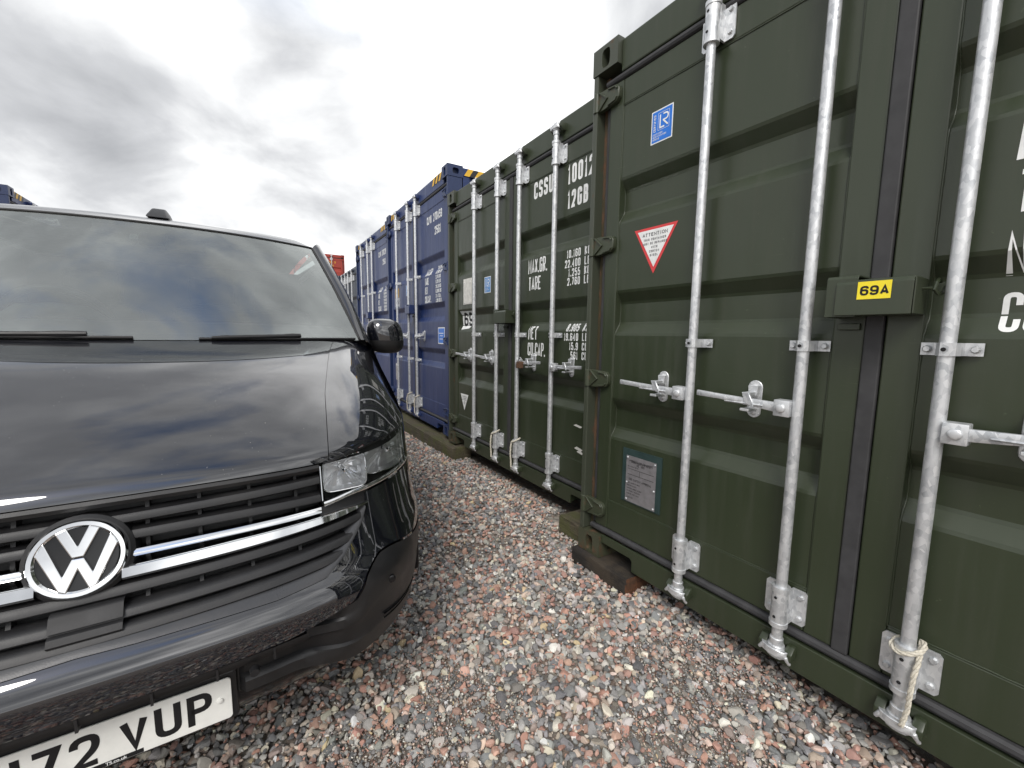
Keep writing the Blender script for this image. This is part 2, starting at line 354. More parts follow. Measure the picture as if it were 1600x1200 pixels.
def round_poly(pts, r):
    out = []
    for i, q in enumerate(pts):
        p_ = np.array(q[:2], float)
        if len(q) > 2 and 0 < i < len(pts)-1:
            a = np.array(pts[i-1][:2], float); b = np.array(pts[i+1][:2], float)
            la, lb = np.linalg.norm(a-p_), np.linalg.norm(b-p_); rr = min(r, la*.5 if len(pts[i-1]) > 2 else la, lb*.5 if len(pts[i+1]) > 2 else lb)
            s0 = p_+(a-p_)/la*rr; s1 = p_+(b-p_)/lb*rr
            for t in np.linspace(0, 1, 6): out.append((1-t)**2*s0+2*t*(1-t)*p_+t*t*s1)
        else: out.append(p_)
    res = [out[0]]
    for q in out[1:]:
        if np.linalg.norm(q-res[-1]) > 1e-6: res.append(q)
    return res
def stroke(pts, t):
    """2-D ribbon of width t round a polyline: list of (left, right) pairs"""
    out = []
    for i, p_ in enumerate(pts):
        d0 = pts[i]-pts[i-1] if i else pts[1]-pts[0]; d1 = pts[i+1]-pts[i] if i < len(pts)-1 else d0
        d0 = d0/np.linalg.norm(d0); d1 = d1/np.linalg.norm(d1)
        n0 = np.array((-d0[1], d0[0])); n1 = np.array((-d1[1], d1[0])); m_ = n0+n1; ml = np.linalg.norm(m_)
        m_ = n0 if ml < 1e-3 else m_/ml; k = min(1/max(m_@n0, .3), 1.9)
        out.append((p_+m_*t/2*k, p_-m_*t/2*k))
    return out
def text2d(s, x, y, cw, ch, t, gap, slant=0):
    """flat quads for the text with its lower left corner at (x, y); returns list of quads of 2-D points and the end x"""
    quads = []; lift = 0
    for c in s:
        if c == ' ': x += cw*.7+gap; continue
        w = cw
        if c in '.,': w = t*1.15
        if c in 'I1': w = cw*.62
        if c in 'MW': w = cw*1.25
        for k, pl in enumerate(GL[c]):
            if c == '.': P_ = [np.array((x+w/2, y)), np.array((x+w/2, y+t*1.2))]
            else: P_ = round_poly([((x+t/2+q[0]*(w-t)), (y+t/2+q[1]*(ch-t)))+tuple(q[2:]) for q in pl], .48*(w-t))
            if c != '.':
                def ext(a, b): d = a-b; return a+d/np.linalg.norm(d)*t*.5
                if len(P_[0]) and pl[0][1] in (0, 1) and c not in 'O08D': P_[0] = ext(P_[0], P_[1]) if abs(P_[0][0]-P_[1][0]) < 1e-6 else P_[0]
                if pl[-1][1] in (0, 1) and c not in 'O08D' and abs(P_[-1][0]-P_[-2][0]) < 1e-6: P_[-1] = ext(P_[-1], P_[-2])
            st = stroke(P_, t)
            lv = k*.0003
            for (a, b), (c1, d1) in zip(st[:-1], st[1:]): quads.append(([a, b, d1, c1], lv))
        x += w+gap
    return quads, x
def text_width(s, cw, ch, t, gap): return text2d(s, 0, 0, cw, ch, t, gap)[1]-gap

# ------------------------------------------------------------------ ground and gravel
def ground_z(x, y):
    x = np.asarray(x, float); y = np.asarray(y, float)
    k = np.clip((x-.75)/.75, 0, 1); k = k*k*(3-2*k)
    base = k*np.clip(.066-.010*(y-1.7), .03, .068)
    return base+.006*np.sin(x*3.1+y*1.3)+.006*np.sin(y*2.3-x*1.1)
xs = np.concatenate([np.array([-1500, -400, -100, -40, -15, -6]), np.arange(-3, 3.01, .15), np.array([6, 15, 40, 100, 400, 1500])])
ys = np.concatenate([np.array([-1500, -400, -100, -40, -15, -6]), np.arange(-3, 12.01, .25), np.array([15, 25, 40, 100, 400, 1500])])
XX, YY = np.meshgrid(xs, ys); ZZ = ground_z(np.clip(XX, -3, 3), np.clip(YY, -3, 12))-.012
g = part('ground', MB().grid(np.stack([XX, YY, ZZ], -1)), 'ground', smooth='all'); g['kind'] = 'structure'

def ico(sub):
    bm = bmesh.new(); bmesh.ops.create_icosphere(bm, subdivisions=sub, radius=1)
    v = np.array([q.co[:] for q in bm.verts]); f = np.array([[q.index for q in fc.verts] for fc in bm.faces]); bm.free(); return v, f
def stone_protos(sub, n):
    V, F = ico(sub); out = []
    for i in range(n):
        v = V.copy()
        for k in range(11):
            d = rng.normal(size=3); d /= np.linalg.norm(d); c = rng.uniform(.46, .80)
            ex = np.maximum(0, v@d-c); v = v-ex[:, None]*d[None]*.96
        v *= np.array([1.12, rng.uniform(.60, .95), rng.uniform(.48, .75)]); v += rng.normal(size=v.shape)*.010
        out.append(v)
    return out, F
PAL = np.array([(.185, .188, .190), (.260, .262, .258), (.360, .350, .330), (.46, .435, .395), (.125, .128, .134), (.450, .240, .180), (.520, .310, .235), (.370, .215, .175),
                (.58, .45, .36), (.66, .60, .49), (.78, .74, .67), (.60, .47, .28), (.33, .265, .230), (.54, .505, .45), (.225, .205, .180), (.50, .395, .330)])
PW = np.array([13, 13, 10, 8, 9, 8, 7, 7, 6, 6, 4.5, .9, 5, 7, 5, 5.]); PW /= PW.sum()
def scatter(x0, x1, y0, y1, sp, protos, F, rmean, zlift, keep=None):
    nx, ny = int((x1-x0)/sp), int((y1-y0)/sp)
    gx, gy = np.meshgrid(np.arange(nx), np.arange(ny)); n = nx*ny
    px = x0+(gx.ravel()+rng.uniform(-.05, 1.05, n))*sp; py = y0+(gy.ravel()+rng.uniform(-.05, 1.05, n))*sp
    if keep is not None:
        k = keep(px, py); px, py = px[k], py[k]; n = len(px)
    rad = np.clip(rmean*np.exp(rng.normal(0, .30, n)), rmean*.45, rmean*2.0)
    pz = ground_z(px, py)+zlift*rng.uniform(-.2, 1, n)-rad*.18
    nv = len(protos[0]); VS = np.empty((n, nv, 3))
    which = rng.integers(0, len(protos), n)
    az = rng.uniform(0, 2*math.pi, n); tx = rng.normal(0, .38, n); ty = rng.normal(0, .38, n)
    for i, pv in enumerate(protos):
        k = np.where(which == i)[0]; v = pv[None]*rad[k][:, None, None]
        c, s_ = np.cos(tx[k])[:, None], np.sin(tx[k])[:, None]
        v = np.stack([v[..., 0], v[..., 1]*c-v[..., 2]*s_, v[..., 1]*s_+v[..., 2]*c], -1)
        c, s_ = np.cos(ty[k])[:, None], np.sin(ty[k])[:, None]
        v = np.stack([v[..., 0]*c+v[..., 2]*s_, v[..., 1], -v[..., 0]*s_+v[..., 2]*c], -1)
        c, s_ = np.cos(az[k])[:, None], np.sin(az[k])[:, None]
        v = np.stack([v[..., 0]*c-v[..., 1]*s_, v[..., 0]*s_+v[..., 1]*c, v[..., 2]], -1)
        VS[k] = v+np.stack([px[k], py[k], pz[k]], -1)[:, None]
    col = .95*PAL[rng.choice(len(PAL), n, p=PW)]*np.exp(rng.normal(0, .16, n))[:, None]*np.exp(rng.normal(0, .022, (n, 3)))
    FS = (F[None]+(np.arange(n)*nv)[:, None, None]).reshape(-1, 3)
    return VS.reshape(-1, 3), FS, np.repeat(np.clip(col, .01, .8), nv, 0)
def build_gravel():
    near, Fn = stone_protos(2, 14); far, Ff = stone_protos(1, 12)
    inA = lambda x, y: (x < 1.62) | (y > 1.8)
    def kn(x, y): return (y > .18+.0*x) & (x < 1.72) & ~((x < -.25) & (y > 2.2)) & ~((x > 1.62) & (y < 1.65) & (y < .2))
    def patch(x, y): return np.sin(x*5.3+1.7*np.sin(y*3.1))+np.sin(y*4.7+x*2.2+1.1)+.6*np.sin(x*13+y*9)
    def kb(x, y): return kn(x, y) & ((patch(x, y) < 1.15) | (rng.uniform(0, 1, x.shape) < .45))
    def kg(x, y): return kn(x, y) & (patch(x, y) > .75) & (y < 1.9)
    sets = [scatter(-.6, 1.7, .2, 1.9, .0085, far, Ff, .0040, .010, kg), scatter(-.75, 1.72, .2, 2.3, .0222, near, Fn, .0172, .011, kb),
            scatter(-.75, 1.72, .2, 2.3, .022, far, Ff, .0078, .016, kn),
            scatter(-.2, 1.95, 2.3, 4.6, .0232, far, Ff, .0172, .011),
            scatter(.3, 2.1, 4.6, 8.5, .026, far, Ff, .0165, .010),
            scatter(-2.4, 1.65, -1.6, .2, .034, far, Ff, .0185, .008),
            scatter(-2.4, -.75, .2, 6, .040, far, Ff, .021, .008),
            scatter(-.75, .3, 2.3, 8.5, .040, far, Ff, .021, .008, lambda x, y: ~((x > -.2) & (y < 4.6)))]
    V = []; F = []; C = []; o = 0
    for v, f, c in sets: V.append(v); F.append(f+o); C.append(c); o += len(v)
    V = np.concatenate(V); F = np.concatenate(F); C = np.concatenate(C)
    me = bpy.data.meshes.new('gravel'); me.vertices.add(len(V)); me.vertices.foreach_set('co', V.ravel().astype(np.float32))
    me.loops.add(F.size); me.loops.foreach_set('vertex_index', F.ravel().astype(np.int32))
    me.polygons.add(len(F)); me.polygons.foreach_set('loop_start', (np.arange(len(F))*3).astype(np.int32))
    me.update(calc_edges=True)
    at = me.attributes.new('stone', 'FLOAT_COLOR', 'POINT'); at.data.foreach_set('color', np.concatenate([C, np.ones((len(C), 1))], 1).ravel().astype(np.float32))
    me.polygons.foreach_set('use_smooth', np.ones(len(F), bool)); me.set_sharp_from_angle(angle=R(24))
    me.materials.append(M['stone'])
    o = link('gravel', me); tag(o, 'loose pink, grey and cream gravel covering the lane', 'gravel', kind='stuff'); return o
build_gravel()

# ------------------------------------------------------------------ shipping containers
# local frame: x = depth into the box, y = -s (s runs from the far corner to the near one), z up
W_C = 2.438
ROD_S = (.650, 1.052, 1.386, 1.800); ROD_C = (.645, 1.070, 1.403, 1.848); ROD_B = (.555, 1.090, 1.412)
def holed_face(mb, o, u, v, wu, wv, cu, cv, ru, rv, n, depth):
    """rectangle wu x wv at o spanned by u, v with an oval hole (centre cu, cv; radii ru, rv) and a recess of the given depth along n"""
    o, u, v, n = map(Vector, (o, u, v, n)); K = 20; out = []; inn = []
    for k in range(K):
        a = 2*math.pi*(k+.5)/K; ca, sa = math.cos(a), math.sin(a)
        m_ = min((wu/2)/abs(ca) if abs(ca) > 1e-6 else 9, (wv/2)/abs(sa) if abs(sa) > 1e-6 else 9)
        out.append((wu/2+ca*m_, wv/2+sa*m_))
        # stadium hole
        e = .55; inn.append((cu+ru*math.copysign(abs(ca)**e, ca), cv+rv*math.copysign(abs(sa)**e, sa)))
    # put the four corners exactly
    for cx, cy in ((0, 0), (wu, 0), (wu, wv), (0, wv)):
        k = min(range(K), key=lambda i: (out[i][0]-cx)**2+(out[i][1]-cy)**2); out[k] = (cx, cy)
    P = lambda q, d=0: o+u*q[0]+v*q[1]+n*d
    vs = [P(q) for q in out]+[P(q) for q in inn]+[P(q, depth) for q in inn]
    fs = [(k, (k+1) % K, K+(k+1) % K, K+k) for k in range(K)]+[(K+k, K+(k+1) % K, 2*K+(k+1) % K, 2*K+k) for k in range(K)]+[tuple(range(2*K, 3*K))]
    mb.add(vs, fs)
def casting_mesh(name, mat, s0, z0, near):
    """front corner casting; s0..s0+.162, z0..z0+.118, depth 0...178"""
    mb = MB(); y0, y1 = -s0, -(s0+.162); z1 = z0+.118; d1 = .178
    holed_face(mb, (0, y0, z0), (0, -1, 0), (0, 0, 1), .162, .118, .085, .056, .026, .042, (1, 0, 0), .05)
    holed_face(mb, (0, y1, z0), (1, 0, 0), (0, 0, 1), d1, .118, .095, .058, .036, .030, (0, 1, 0), .045)
    holed_face(mb, (0, y0, z0), (1, 0, 0), (0, 0, 1), d1, .118, .095, .058, .036, .030, (0, -1, 0), .045)
    mb.add([(0, y0, z1), (0, y1, z1), (d1, y1, z1), (d1, y0, z1), (0, y0, z0), (0, y1, z0), (d1, y1, z0), (d1, y0, z0)], [(0, 1, 2, 3), (7, 6, 5, 4), (2, 6, 7, 3)])
    me = mesh_of(mb, name, mat, fix=True, weld=True)
    bm = bmesh.new(); bm.from_mesh(me)
    es = [e for e in bm.edges if len(e.link_faces) == 2 and e.calc_face_angle(0) > 1.2 and e.calc_length() > .1]
    bmesh.ops.bevel(bm, geom=es, offset=.006, segments=2, profile=.5, affect='EDGES', clamp_overlap=True); bm.to_mesh(me); bm.free()
    return me
def chan_depth(z, chans, base=.040, dep=.036):
    for a, b in chans:
        if a < z < b:
            q = (b-a)*.26; return base+dep*min(1, (z-a)/q, (b-z)/q)
    return base
def drape(quads, chans, off, name, mat, parent):
    """text or sticker quads (s, z) laid onto the corrugated door face"""
    bm = bmesh.new()
    for q, lv in quads:
        try: f = bm.faces.new([bm.verts.new((lv, -p_[0], p_[1])) for p_ in q])
        except ValueError: pass
    for a, b in chans:
        w = (b-a)*.26
        for z in (a, a+w, b-w, b):
            bmesh.ops.bisect_plane(bm, geom=bm.verts[:]+bm.edges[:]+bm.faces[:], plane_co=(0, 0, z), plane_no=(0, 0, 1))
    for v in bm.verts: v.co.x = chan_depth(v.co.z, chans)-off-v.co.x
    for f in bm.faces:
        f.normal_update()
        if f.normal.x > 0: f.normal_flip()
    me = bpy.data.meshes.new(name); bm.to_mesh(me); bm.free(); me.materials.append(M[mat])
    return link(name, me, parent)
def rect(s0, s1, z0, z1, n=1):
    xs_ = np.linspace(s0, s1, n+1); return [([(a, z0), (b, z0), (b, z1), (a, z1)], 0) for a, b in zip(xs_[:-1], xs_[1:])]
def tq(s, x, z, cw, ch, t, gap=None, right=False):
    gap = t*.75 if gap is None else gap
    if right: x = x-text_width(s, cw, ch, t, gap)
    return text2d(s, x, z, cw, ch, t, gap)[0]
def bolt(mb, d, s, z, r=.011, h=.008):
    mb.tube([(d, -s, z), (d-h*.55, -s, z), (d-h, -s, z)], [r, r, r*.72], 8)

class K: pass
def rod_meshes(H):
    k = K()
    mb = MB(); mb.tube([(0, 0, .115), (0, 0, H-.10)], .0174, 16); k.rod = mesh_of(mb, 'lock_rod', 'galv', 'all' if 0 else True)
    def bracket(cam_up):
        mb = MB(); h = .135
        mb.tube([(0, 0, 0), (0, 0, h)], .0268, 16)
        for z in (-.006, h-.010): mb.tube([(0, 0, z), (0, 0, z+.016)], .0292, 16)
        for sgn in (-1, 1):
            y0, y1 = sorted((sgn*.020, sgn*.066))
            mb.prism([(y0, .004), (y1-(.0 if sgn < 0 else .008), .004), (y1 if sgn > 0 else y0+.0, .014), (y1, h-.014) if sgn > 0 else (y1, h-.004), (y1-.008 if sgn > 0 else y1, h-.004), (y0, h-.004)] if sgn > 0 else
                     [(y0+.008, .004), (y1, .004), (y1, h-.004), (y0+.008, h-.004), (y0, h-.014), (y0, .014)], 'x', .040, .046)
            mb.box(.010, .044, sgn*.022-.004, sgn*.022+.004, .006, h-.006)
            for z in (.028, h-.028): bolt(mb, .040, -sgn*.048, z, .0095, .008)
        return mb
    k.bracket = mesh_of(bracket(0), 'bracket', 'galv', True)
    mb = MB()
    mb.tube([(-.0262, .004, 0), (-.0276, .004, 0)], .0052, 8)
    k.hole = mesh_of(mb, 'bolt_hole', 'hole')
    # guide strap at mid height
    mb = MB(); z0, z1 = -.017, .017
    P_ = [(.041, -.060), (.041, -.026), (.012, -.0225), (-.012, -.019), (-.0215, -.010), (-.0215, .010), (-.012, .019), (.012, .0225), (.041, .026), (.041, .060)]
    for (a, b), (c, d) in zip(P_[:-1], P_[1:]):
        q = Vector((c-a, d-b)); nn = Vector((-q.y, q.x)).normalized()*-.004
        mb.prism([(a, b), (c, d), (c+nn.x, d+nn.y), (a+nn.x, b+nn.y)], 'z', z0, z1)
    bolt(mb, .037, .046, 0, .010, .009); bolt(mb, .037, -.046, 0, .010, .009)
    k.guide = mesh_of(mb, 'rod_guide', 'galv', True)
    mb = MB(); mb.tube([(-.0255, .002, 0), (-.0268, .002, 0)], .0055, 8); k.ghole = mesh_of(mb, 'rivet_hole', 'hole')
    # cam at the rod end, pointing down (flipped for the top)
    mb = MB()
    mb.tube([(0, 0, .045), (0, 0, .018)], [.0215, .0225], 14)
    mb.tube([(0, 0, .020), (0, 0, .010)], [.027, .027], 14)
    hook = [(-.022, -.036), (.010, -.052), (.030, -.048), (.022, -.030), (.012, -.014), (.012, .014), (.022, .030), (.030, .046), (.008, .052), (-.020, .038), (-.030, .012), (-.030, -.012)]
    mb.prism(hook, 'z', -.012, .012)
    mb.prism([(x*.55, y*.6) for x, y in hook], 'z', -.028, -.012)
    mb.tube([(-.012, -.036, -.006), (-.006, -.050, -.030)], [.009, .006], 8); mb.tube([(-.012, .036, 0), (-.018, .048, -.016)], [.009, .006], 8)
    k.cam = mesh_of(mb, 'cam_head', 'galv', True, .0015, 1)
    # keeper lugs welded to sill/header
    mb = MB()
    for sgn in (-1, 1):
        mb.prism([(-.035, -.030), (.028, -.030), (.028, .010), (.004, .022), (-.030, .010)], 'y', sgn*.040-.014, sgn*.040+.014)
    k.keeper_d = mb
    # lever handle, pivot at the rod, reaching along -s (y+) for sgn=+1
    def lever(sg):
        mb = MB()
        mb.box(-.030, .012, *sorted((sg*.014, sg*.064)), -.028, .028)
        mb.tube([(-.030, sg*.040, 0), (-.036, sg*.040, 0), (-.038, sg*.040, 0)], [.016, .015, .008], 12)
        y = [.062, .12, .19, .26, .35]; zt = [.017, .015, .012, .011, .012]; zb = [-.017, -.015, -.012, -.009, -.010]; zo = [0, .004, .009, .013, .017]; x = [-.014, -.017, -.020, -.024, -.028]
        A = []
        for i in range(5):
            A.append([(x[i]-.006, sg*y[i], zo[i]+zb[i]), (x[i]-.006, sg*y[i], zo[i]+zt[i]), (x[i]+.006, sg*y[i], zo[i]+zt[i]), (x[i]+.006, sg*y[i], zo[i]+zb[i]), (x[i]-.006, sg*y[i], zo[i]+zb[i])])
        mb.grid(A); o = len(mb.v)
        mb.add(A[-1][:4], [(0, 1, 2, 3)])
        mb.prism([(-.022, -.006), (-.030, .0), (-.022, .006)], 'y', *sorted((sg*.10, sg*.24)))
        return mesh_of(mb, 'lever_handle', 'galv', True, .003, 2, weld=True)
    k.lever = {1: lever(1), -1: lever(-1)}
    # handle keeper bolted to the door
    mb = MB()
    P_ = [(.026*math.cos(a), (.044 if math.sin(a) > 0 else -.044)+.026*math.sin(a)) for a in np.linspace(0, 2*math.pi, 17)[:-1]]
    mb.prism(P_, 'x', .034, .040)
    bolt(mb, .034, 0, .046, .011, .010); bolt(mb, .034, 0, -.050, .011, .010)
    mb.prism([(-.018, .052), (.018, .052), (.016, .024), (.014, .010), (-.014, .010), (-.016, .024)], 'x', .016, .030)
    mb.prism([(-.016, .030), (.010, .030), (-.004, -.008), (-.034, -.022), (-.034, -.008)], 'x', -.042, -.034)
    mb.box(-.036, .030, -.012, .010, .014, .030); mb.box(-.036, .034, -.016, .016, -.040, -.030)
    k.keeper = mesh_of(mb, 'handle_keeper', 'galv', True, .0018, 1)
    return k
def hinge_mesh(mat):
    mb = MB()
    mb.tube([(.012, -.022, -.045), (.012, -.022, .045)], .017, 12)
    mb.prism([(-.03, -.045), (-.075, -.045), (-.10, -.042), (-.152, -.038), (-.168, -.020), (-.168, .020), (-.152, .038), (-.10, .042), (-.075, .045), (-.03, .045)], 'x', .010, .034)
    # raised ribs
    mb.prism([(-.035, -.044), (-.045, -.044), (-.100, .0), (-.045, .044), (-.035, .044), (-.088, .0)], 'x', .002, .012)
    mb.prism([(-.10, .040), (-.150, .034), (-.160, .018), (-.152, .016), (-.144, .027), (-.10, .031)], 'x', .003, .012)
    mb.prism([(-.10, -.040), (-.150, -.034), (-.160, -.018), (-.152, -.016), (-.144, -.027), (-.10, -.031)], 'x', .003, .012)
    return mesh_of(mb, 'hinge', mat, True, .002, 1)
_cache = {}
def container(label, group, loc, rz, H, Lc, col, hazard=False, texts=(), detail=True, side='both', lockbox=True, cat='container', ropes=False, rods=ROD_S):
    root = empty('shipping_container', loc, rz); tag(root, label, cat, group)
    paint, cast = col, col+'_cast'; rust = 'green_rust' if col == 'green' else cast
    hc = H > 2.7
    chans = [(1.835, 2.055), (1.285, 1.500), (.745, .965)] if hc else [(1.740, 1.948), (1.198, 1.410), (.664, .868)]
    pt, pb = (H-.307, .325); dt, db = (H-.190, .168)              # panel and door edges
    key = (col, H)
    if key not in _cache: _cache[key] = (rod_meshes(H), hinge_mesh('green_rust2' if col == 'green' else cast), {})
    k, hinge, cache = _cache[key]
    def cm(nm, fn):
        if nm not in cache: cache[nm] = fn()
        return cache[nm]
    # corner castings
    for s0, nr in ((0, 0), (W_C-.162, 1)):
        for z0, tp in ((0, 0), (H-.118, 1)):
            link('corner_casting', cm(('c', nr, tp), lambda: casting_mesh('corner_casting', 'green_rust' if (col == 'green' and not tp) else cast, s0, z0, nr)), root)
    # corner posts (J section) and the recess behind the hinges
    for sg in (0, 1):
        f = (lambda s: -s) if sg == 0 else (lambda s: -(W_C-s))
        def post():
            mb = MB()
            a, b = sorted((f(.004), f(.034))); mb.box(.004, .17, a, b, .119, H-.119)
            me = mesh_of(mb, 'corner_post', cast, bevel=.004); return me
        cp = link('corner_post', cm(('p', sg), post), root)
        def inner():
            mb = MB(); a, b = sorted((f(.035), f(.062))); mb.box(.060, .17, a, b, .125, H-.125); return mesh_of(mb, 'post_recess', 'recess_rust' if col == 'green' else cast)
        link('post_recess', cm(('pi', sg), inner), cp)
    # header and sill
    def header():
        mb = MB(); mb.box(.026, .12, -(W_C-.163), -.163, H-.155, H-.012); return mesh_of(mb, 'header', paint, bevel=.006)
    hd = link('header', cm('h', header), root)
    def sill():
        mb = MB(); P_ = [(-.163, .132), (-.163, .088), (-.36, .088), (-.372, .076), (-.372, .022), (-(W_C-.372), .022), (-(W_C-.372), .076), (-(W_C-.36), .088), (-(W_C-.163), .088), (-(W_C-.163), .132)]
        mb.prism(P_, 'x', .012, .024); mb.box(.026, .15, -(W_C-.38), -.38, .03, .128); return mesh_of(mb, 'sill', paint, bevel=.003)
    sl_ = link('sill', cm('s', sill), root)
    # cam keepers on sill and header
    def keeper(flip):
        pr = [(-.024, -.022), (.040, -.022), (.040, .026), (0, .026), (-.024, .006)]
        mb = MB(); mb.prism([(x, -z if flip else z) for x, z in pr], 'y', -.013, .013); return mesh_of(mb, 'cam_keeper', paint, True, .004)
    for s in rods:
        for sgn in (-1, 1):
            link('cam_keeper', cm('kb', lambda: keeper(0)), sl_, (0, -s+sgn*.042, .088)); link('cam_keeper', cm('kt', lambda: keeper(1)), hd, (0, -s+sgn*.042, H-.075))
    # gaskets
    def gask(kind):
        mb = MB()
        if kind == 'b': mb.tube([(.036, -.07, .150), (.036, -(W_C-.07), .150)], .017, 10)
        if kind == 't': mb.tube([(.040, -.07, H-.172), (.040, -(W_C-.07), H-.172)], .016, 10)
        if kind == 'c': mb.box(.026, .05, -1.2405, -1.1965, .167, H-.19)
        if kind == 'l': mb.box(.046, .07, -.092, -.066, .167, H-.19)
        if kind == 'r': mb.box(.046, .07, -(W_C-.066), -(W_C-.092), .167, H-.19)
        return mesh_of(mb, 'gasket', 'rubber', kind in 'bt', 0 if kind in 'bt' else .004)
    for kk in 'btclr': link('gasket', cm(('g', kk), lambda: gask(kk)), root)
    # doors
    doors = []
    for sg in (0, 1):
        f = (lambda s: -s) if sg == 0 else (lambda s: -(W_C-s))
        def panel():
            zs = [pb]
            for a, b in reversed(chans):
                w = (b-a)*.26; zs += [a, a+w, b-w, b]
            zs.append(pt)
            # small fillets at the folds
            prof = []
            for z in zs:
                for dz in ((-.006, .006) if z not in (pb, pt) else (0,)): prof.append((chan_depth(z+dz, chans), z+dz))
            ss = np.linspace(.178, 1.111, 9)
            A = [[(d, f(s), z) for s in ss] for d, z in prof]
            A = np.array(A); mb = MB().grid(A)
            me = mesh_of(mb, 'door', paint, 'all', fix=False)
            if sg == 1: me.flip_normals()
            if me.polygons[0].normal.x > 0: me.flip_normals()
            me.set_sharp_from_angle(angle=R(9)); return me
        dr = link('door', cm(('d', sg), panel), root); doors.append(dr)
        def frame():
            mb = MB()
            def bx(s0, s1, z0, z1, d0=.034, d1=.085):
                a, b = sorted((f(s0), f(s1))); mb.box(d0, d1, a, b, z0, z1)
            bx(.094, .1765, db, dt); bx(1.1125, 1.1945, db, dt); bx(.1775, 1.1115, pt+.002, dt, .0365); bx(.1775, 1.1115, db, pb-.002, .0365)
            return mesh_of(mb, 'door_frame', paint, bevel=.004)
        link('door_frame', cm(('f', sg), frame), dr)
        def weld(kd):
            mb = MB()
            if kd < 2:
                sw_ = (.177, 1.112)[kd]
                mb.tube([(chan_depth(z, chans)-.0005+rng.uniform(-.0006, .0006), f(sw_)+rng.uniform(-.0007, .0007), z) for z in np.linspace(pb, pt, 120)], .0034, 5, False)
            else:
                z = (pb, pt)[kd-2]; mb.tube([(.0395, f(s), z+rng.uniform(-.0008, .0008)) for s in np.linspace(.178, 1.111, 60)], .0032, 5, False)
            return mesh_of(mb, 'weld_bead', paint, 'all')
        for kd in range(4 if detail else 0): link('weld_bead', cm(('w', sg, kd), lambda: weld(kd)), dr)
        for z in ((2.345, 1.645, .965, .262) if not hc else (2.63, 1.86, 1.06, .262)):
            h_ = link('hinge', hinge if sg == 0 else cm('hr', lambda: mirrored(hinge)), dr); h_.location = (0, 0 if sg == 0 else -W_C, z)
    # lock rods
    hz = (.955, .952, .948, .945) if not hc else (1.10,)*4
    for i, s in enumerate(rods):
        rd = link('lock_rod', k.rod, root, (-.012, -s, 0))
        for z in ((.182, H-.300)):
            b = link('bracket', k.bracket, rd, (0, 0, z)); 
            for zz in ((.032, .103) if detail else ()): link('bolt_hole', k.hole, rd, (0, 0, z+zz))
        gd = link('rod_guide', k.guide, rd, (0, 0, 1.164 if not hc else 1.70 if 0 else 1.30)) if not hc else None
        if hc:
            for z in (.80, 1.85): link('rod_guide', k.guide, rd, (0, 0, z))
        elif detail: link('rivet_hole', k.ghole, gd)
        c1 = link('cam_head', k.cam, rd, (0, 0, .085)); c2 = link('cam_head', cm('camt', lambda: mirrored(k.cam, 2)), rd, (0, 0, H-.075))
        sg = 1 if i < 2 else -1
        link('lever_handle', k.lever[sg], rd, (0, 0, hz[i]))
        link('handle_keeper', k.keeper, doors[0 if i < 2 else 1], (0, -s+sg*.165, hz[i]+.010))
    # hull: side walls, roof, rear
    def wall(y, sgn):
        prof = []; d = .18
        while d < Lc-.1:
            prof += [(d, 0), (d+.07, 0), (d+.138, .036), (d+.208, .036)]; d += .276
        A = [[(a, y+sgn*b, z) for a, b in prof] for z in (.14, H-.09)]
        mb = MB().grid(A); return mesh_of(mb, 'side_wall', paint, fix=False)
    w1 = link('side_wall', cm('w1', lambda: wall(-.010, -1)), root); w2 = link('side_wall', cm('w2', lambda: wall(-(W_C-.010), 1)), root)
    for y in (-.003, -(W_C-.053)):
        for za, zb2 in ((H-.095, H-.014), (.02, .15)):
            link('side_rail', cm(('sr', y, za), lambda: mesh_of(MB().box(.179, Lc, y-.05, y, za, zb2), 'side_rail', paint, bevel=.004)), root)
    link('roof', cm('rf', lambda: mesh_of(MB().box(.121, Lc-.02, -(W_C-.055), -.055, H-.05, H-.018), 'roof', paint)), root)
    link('rear_wall', cm('rw', lambda: mesh_of(MB().box(Lc-.05, Lc, -(W_C-.055), -.055, .1, H-.051), 'rear_wall', paint)), root)
    link('floor', cm('fl', lambda: mesh_of(MB().box(.16, Lc-.051, -(W_C-.06), -.06, .10, .16), 'floor', 'timber_black')), root)
    if hazard:
        z0, z1 = H-.092, H-.016
        def fstripe(mt): return mesh_of(MB().add([(0, 0, z0), (0, -.05, z0), (0, -.095, z1), (0, -.045, z1)], [(0, 1, 2, 3)]), 'hazard_stripe', mt)
        def sstripe(mt): return mesh_of(MB().add([(0, 0, z0), (.062, 0, z0), (.112, 0, z1), (.05, 0, z1)], [(0, 1, 2, 3)]), 'hazard_stripe', mt)
        for base in (.17, W_C-.17-.345):
            for j in range(6):
                mt = ('hazard_yellow', 'hazard_black')[j % 2]; link('hazard_stripe', cm(('fs', mt), lambda: fstripe(mt)), hd, (.0235, -(base+j*.05), 0))
        for y in (-(W_C-.0005), -.0005):
            for j in range(7):
                mt = ('hazard_yellow', 'hazard_black')[j % 2]; link('hazard_stripe', cm(('ss', mt), lambda: sstripe(mt)), hd, (.19+j*.062, y, 0))
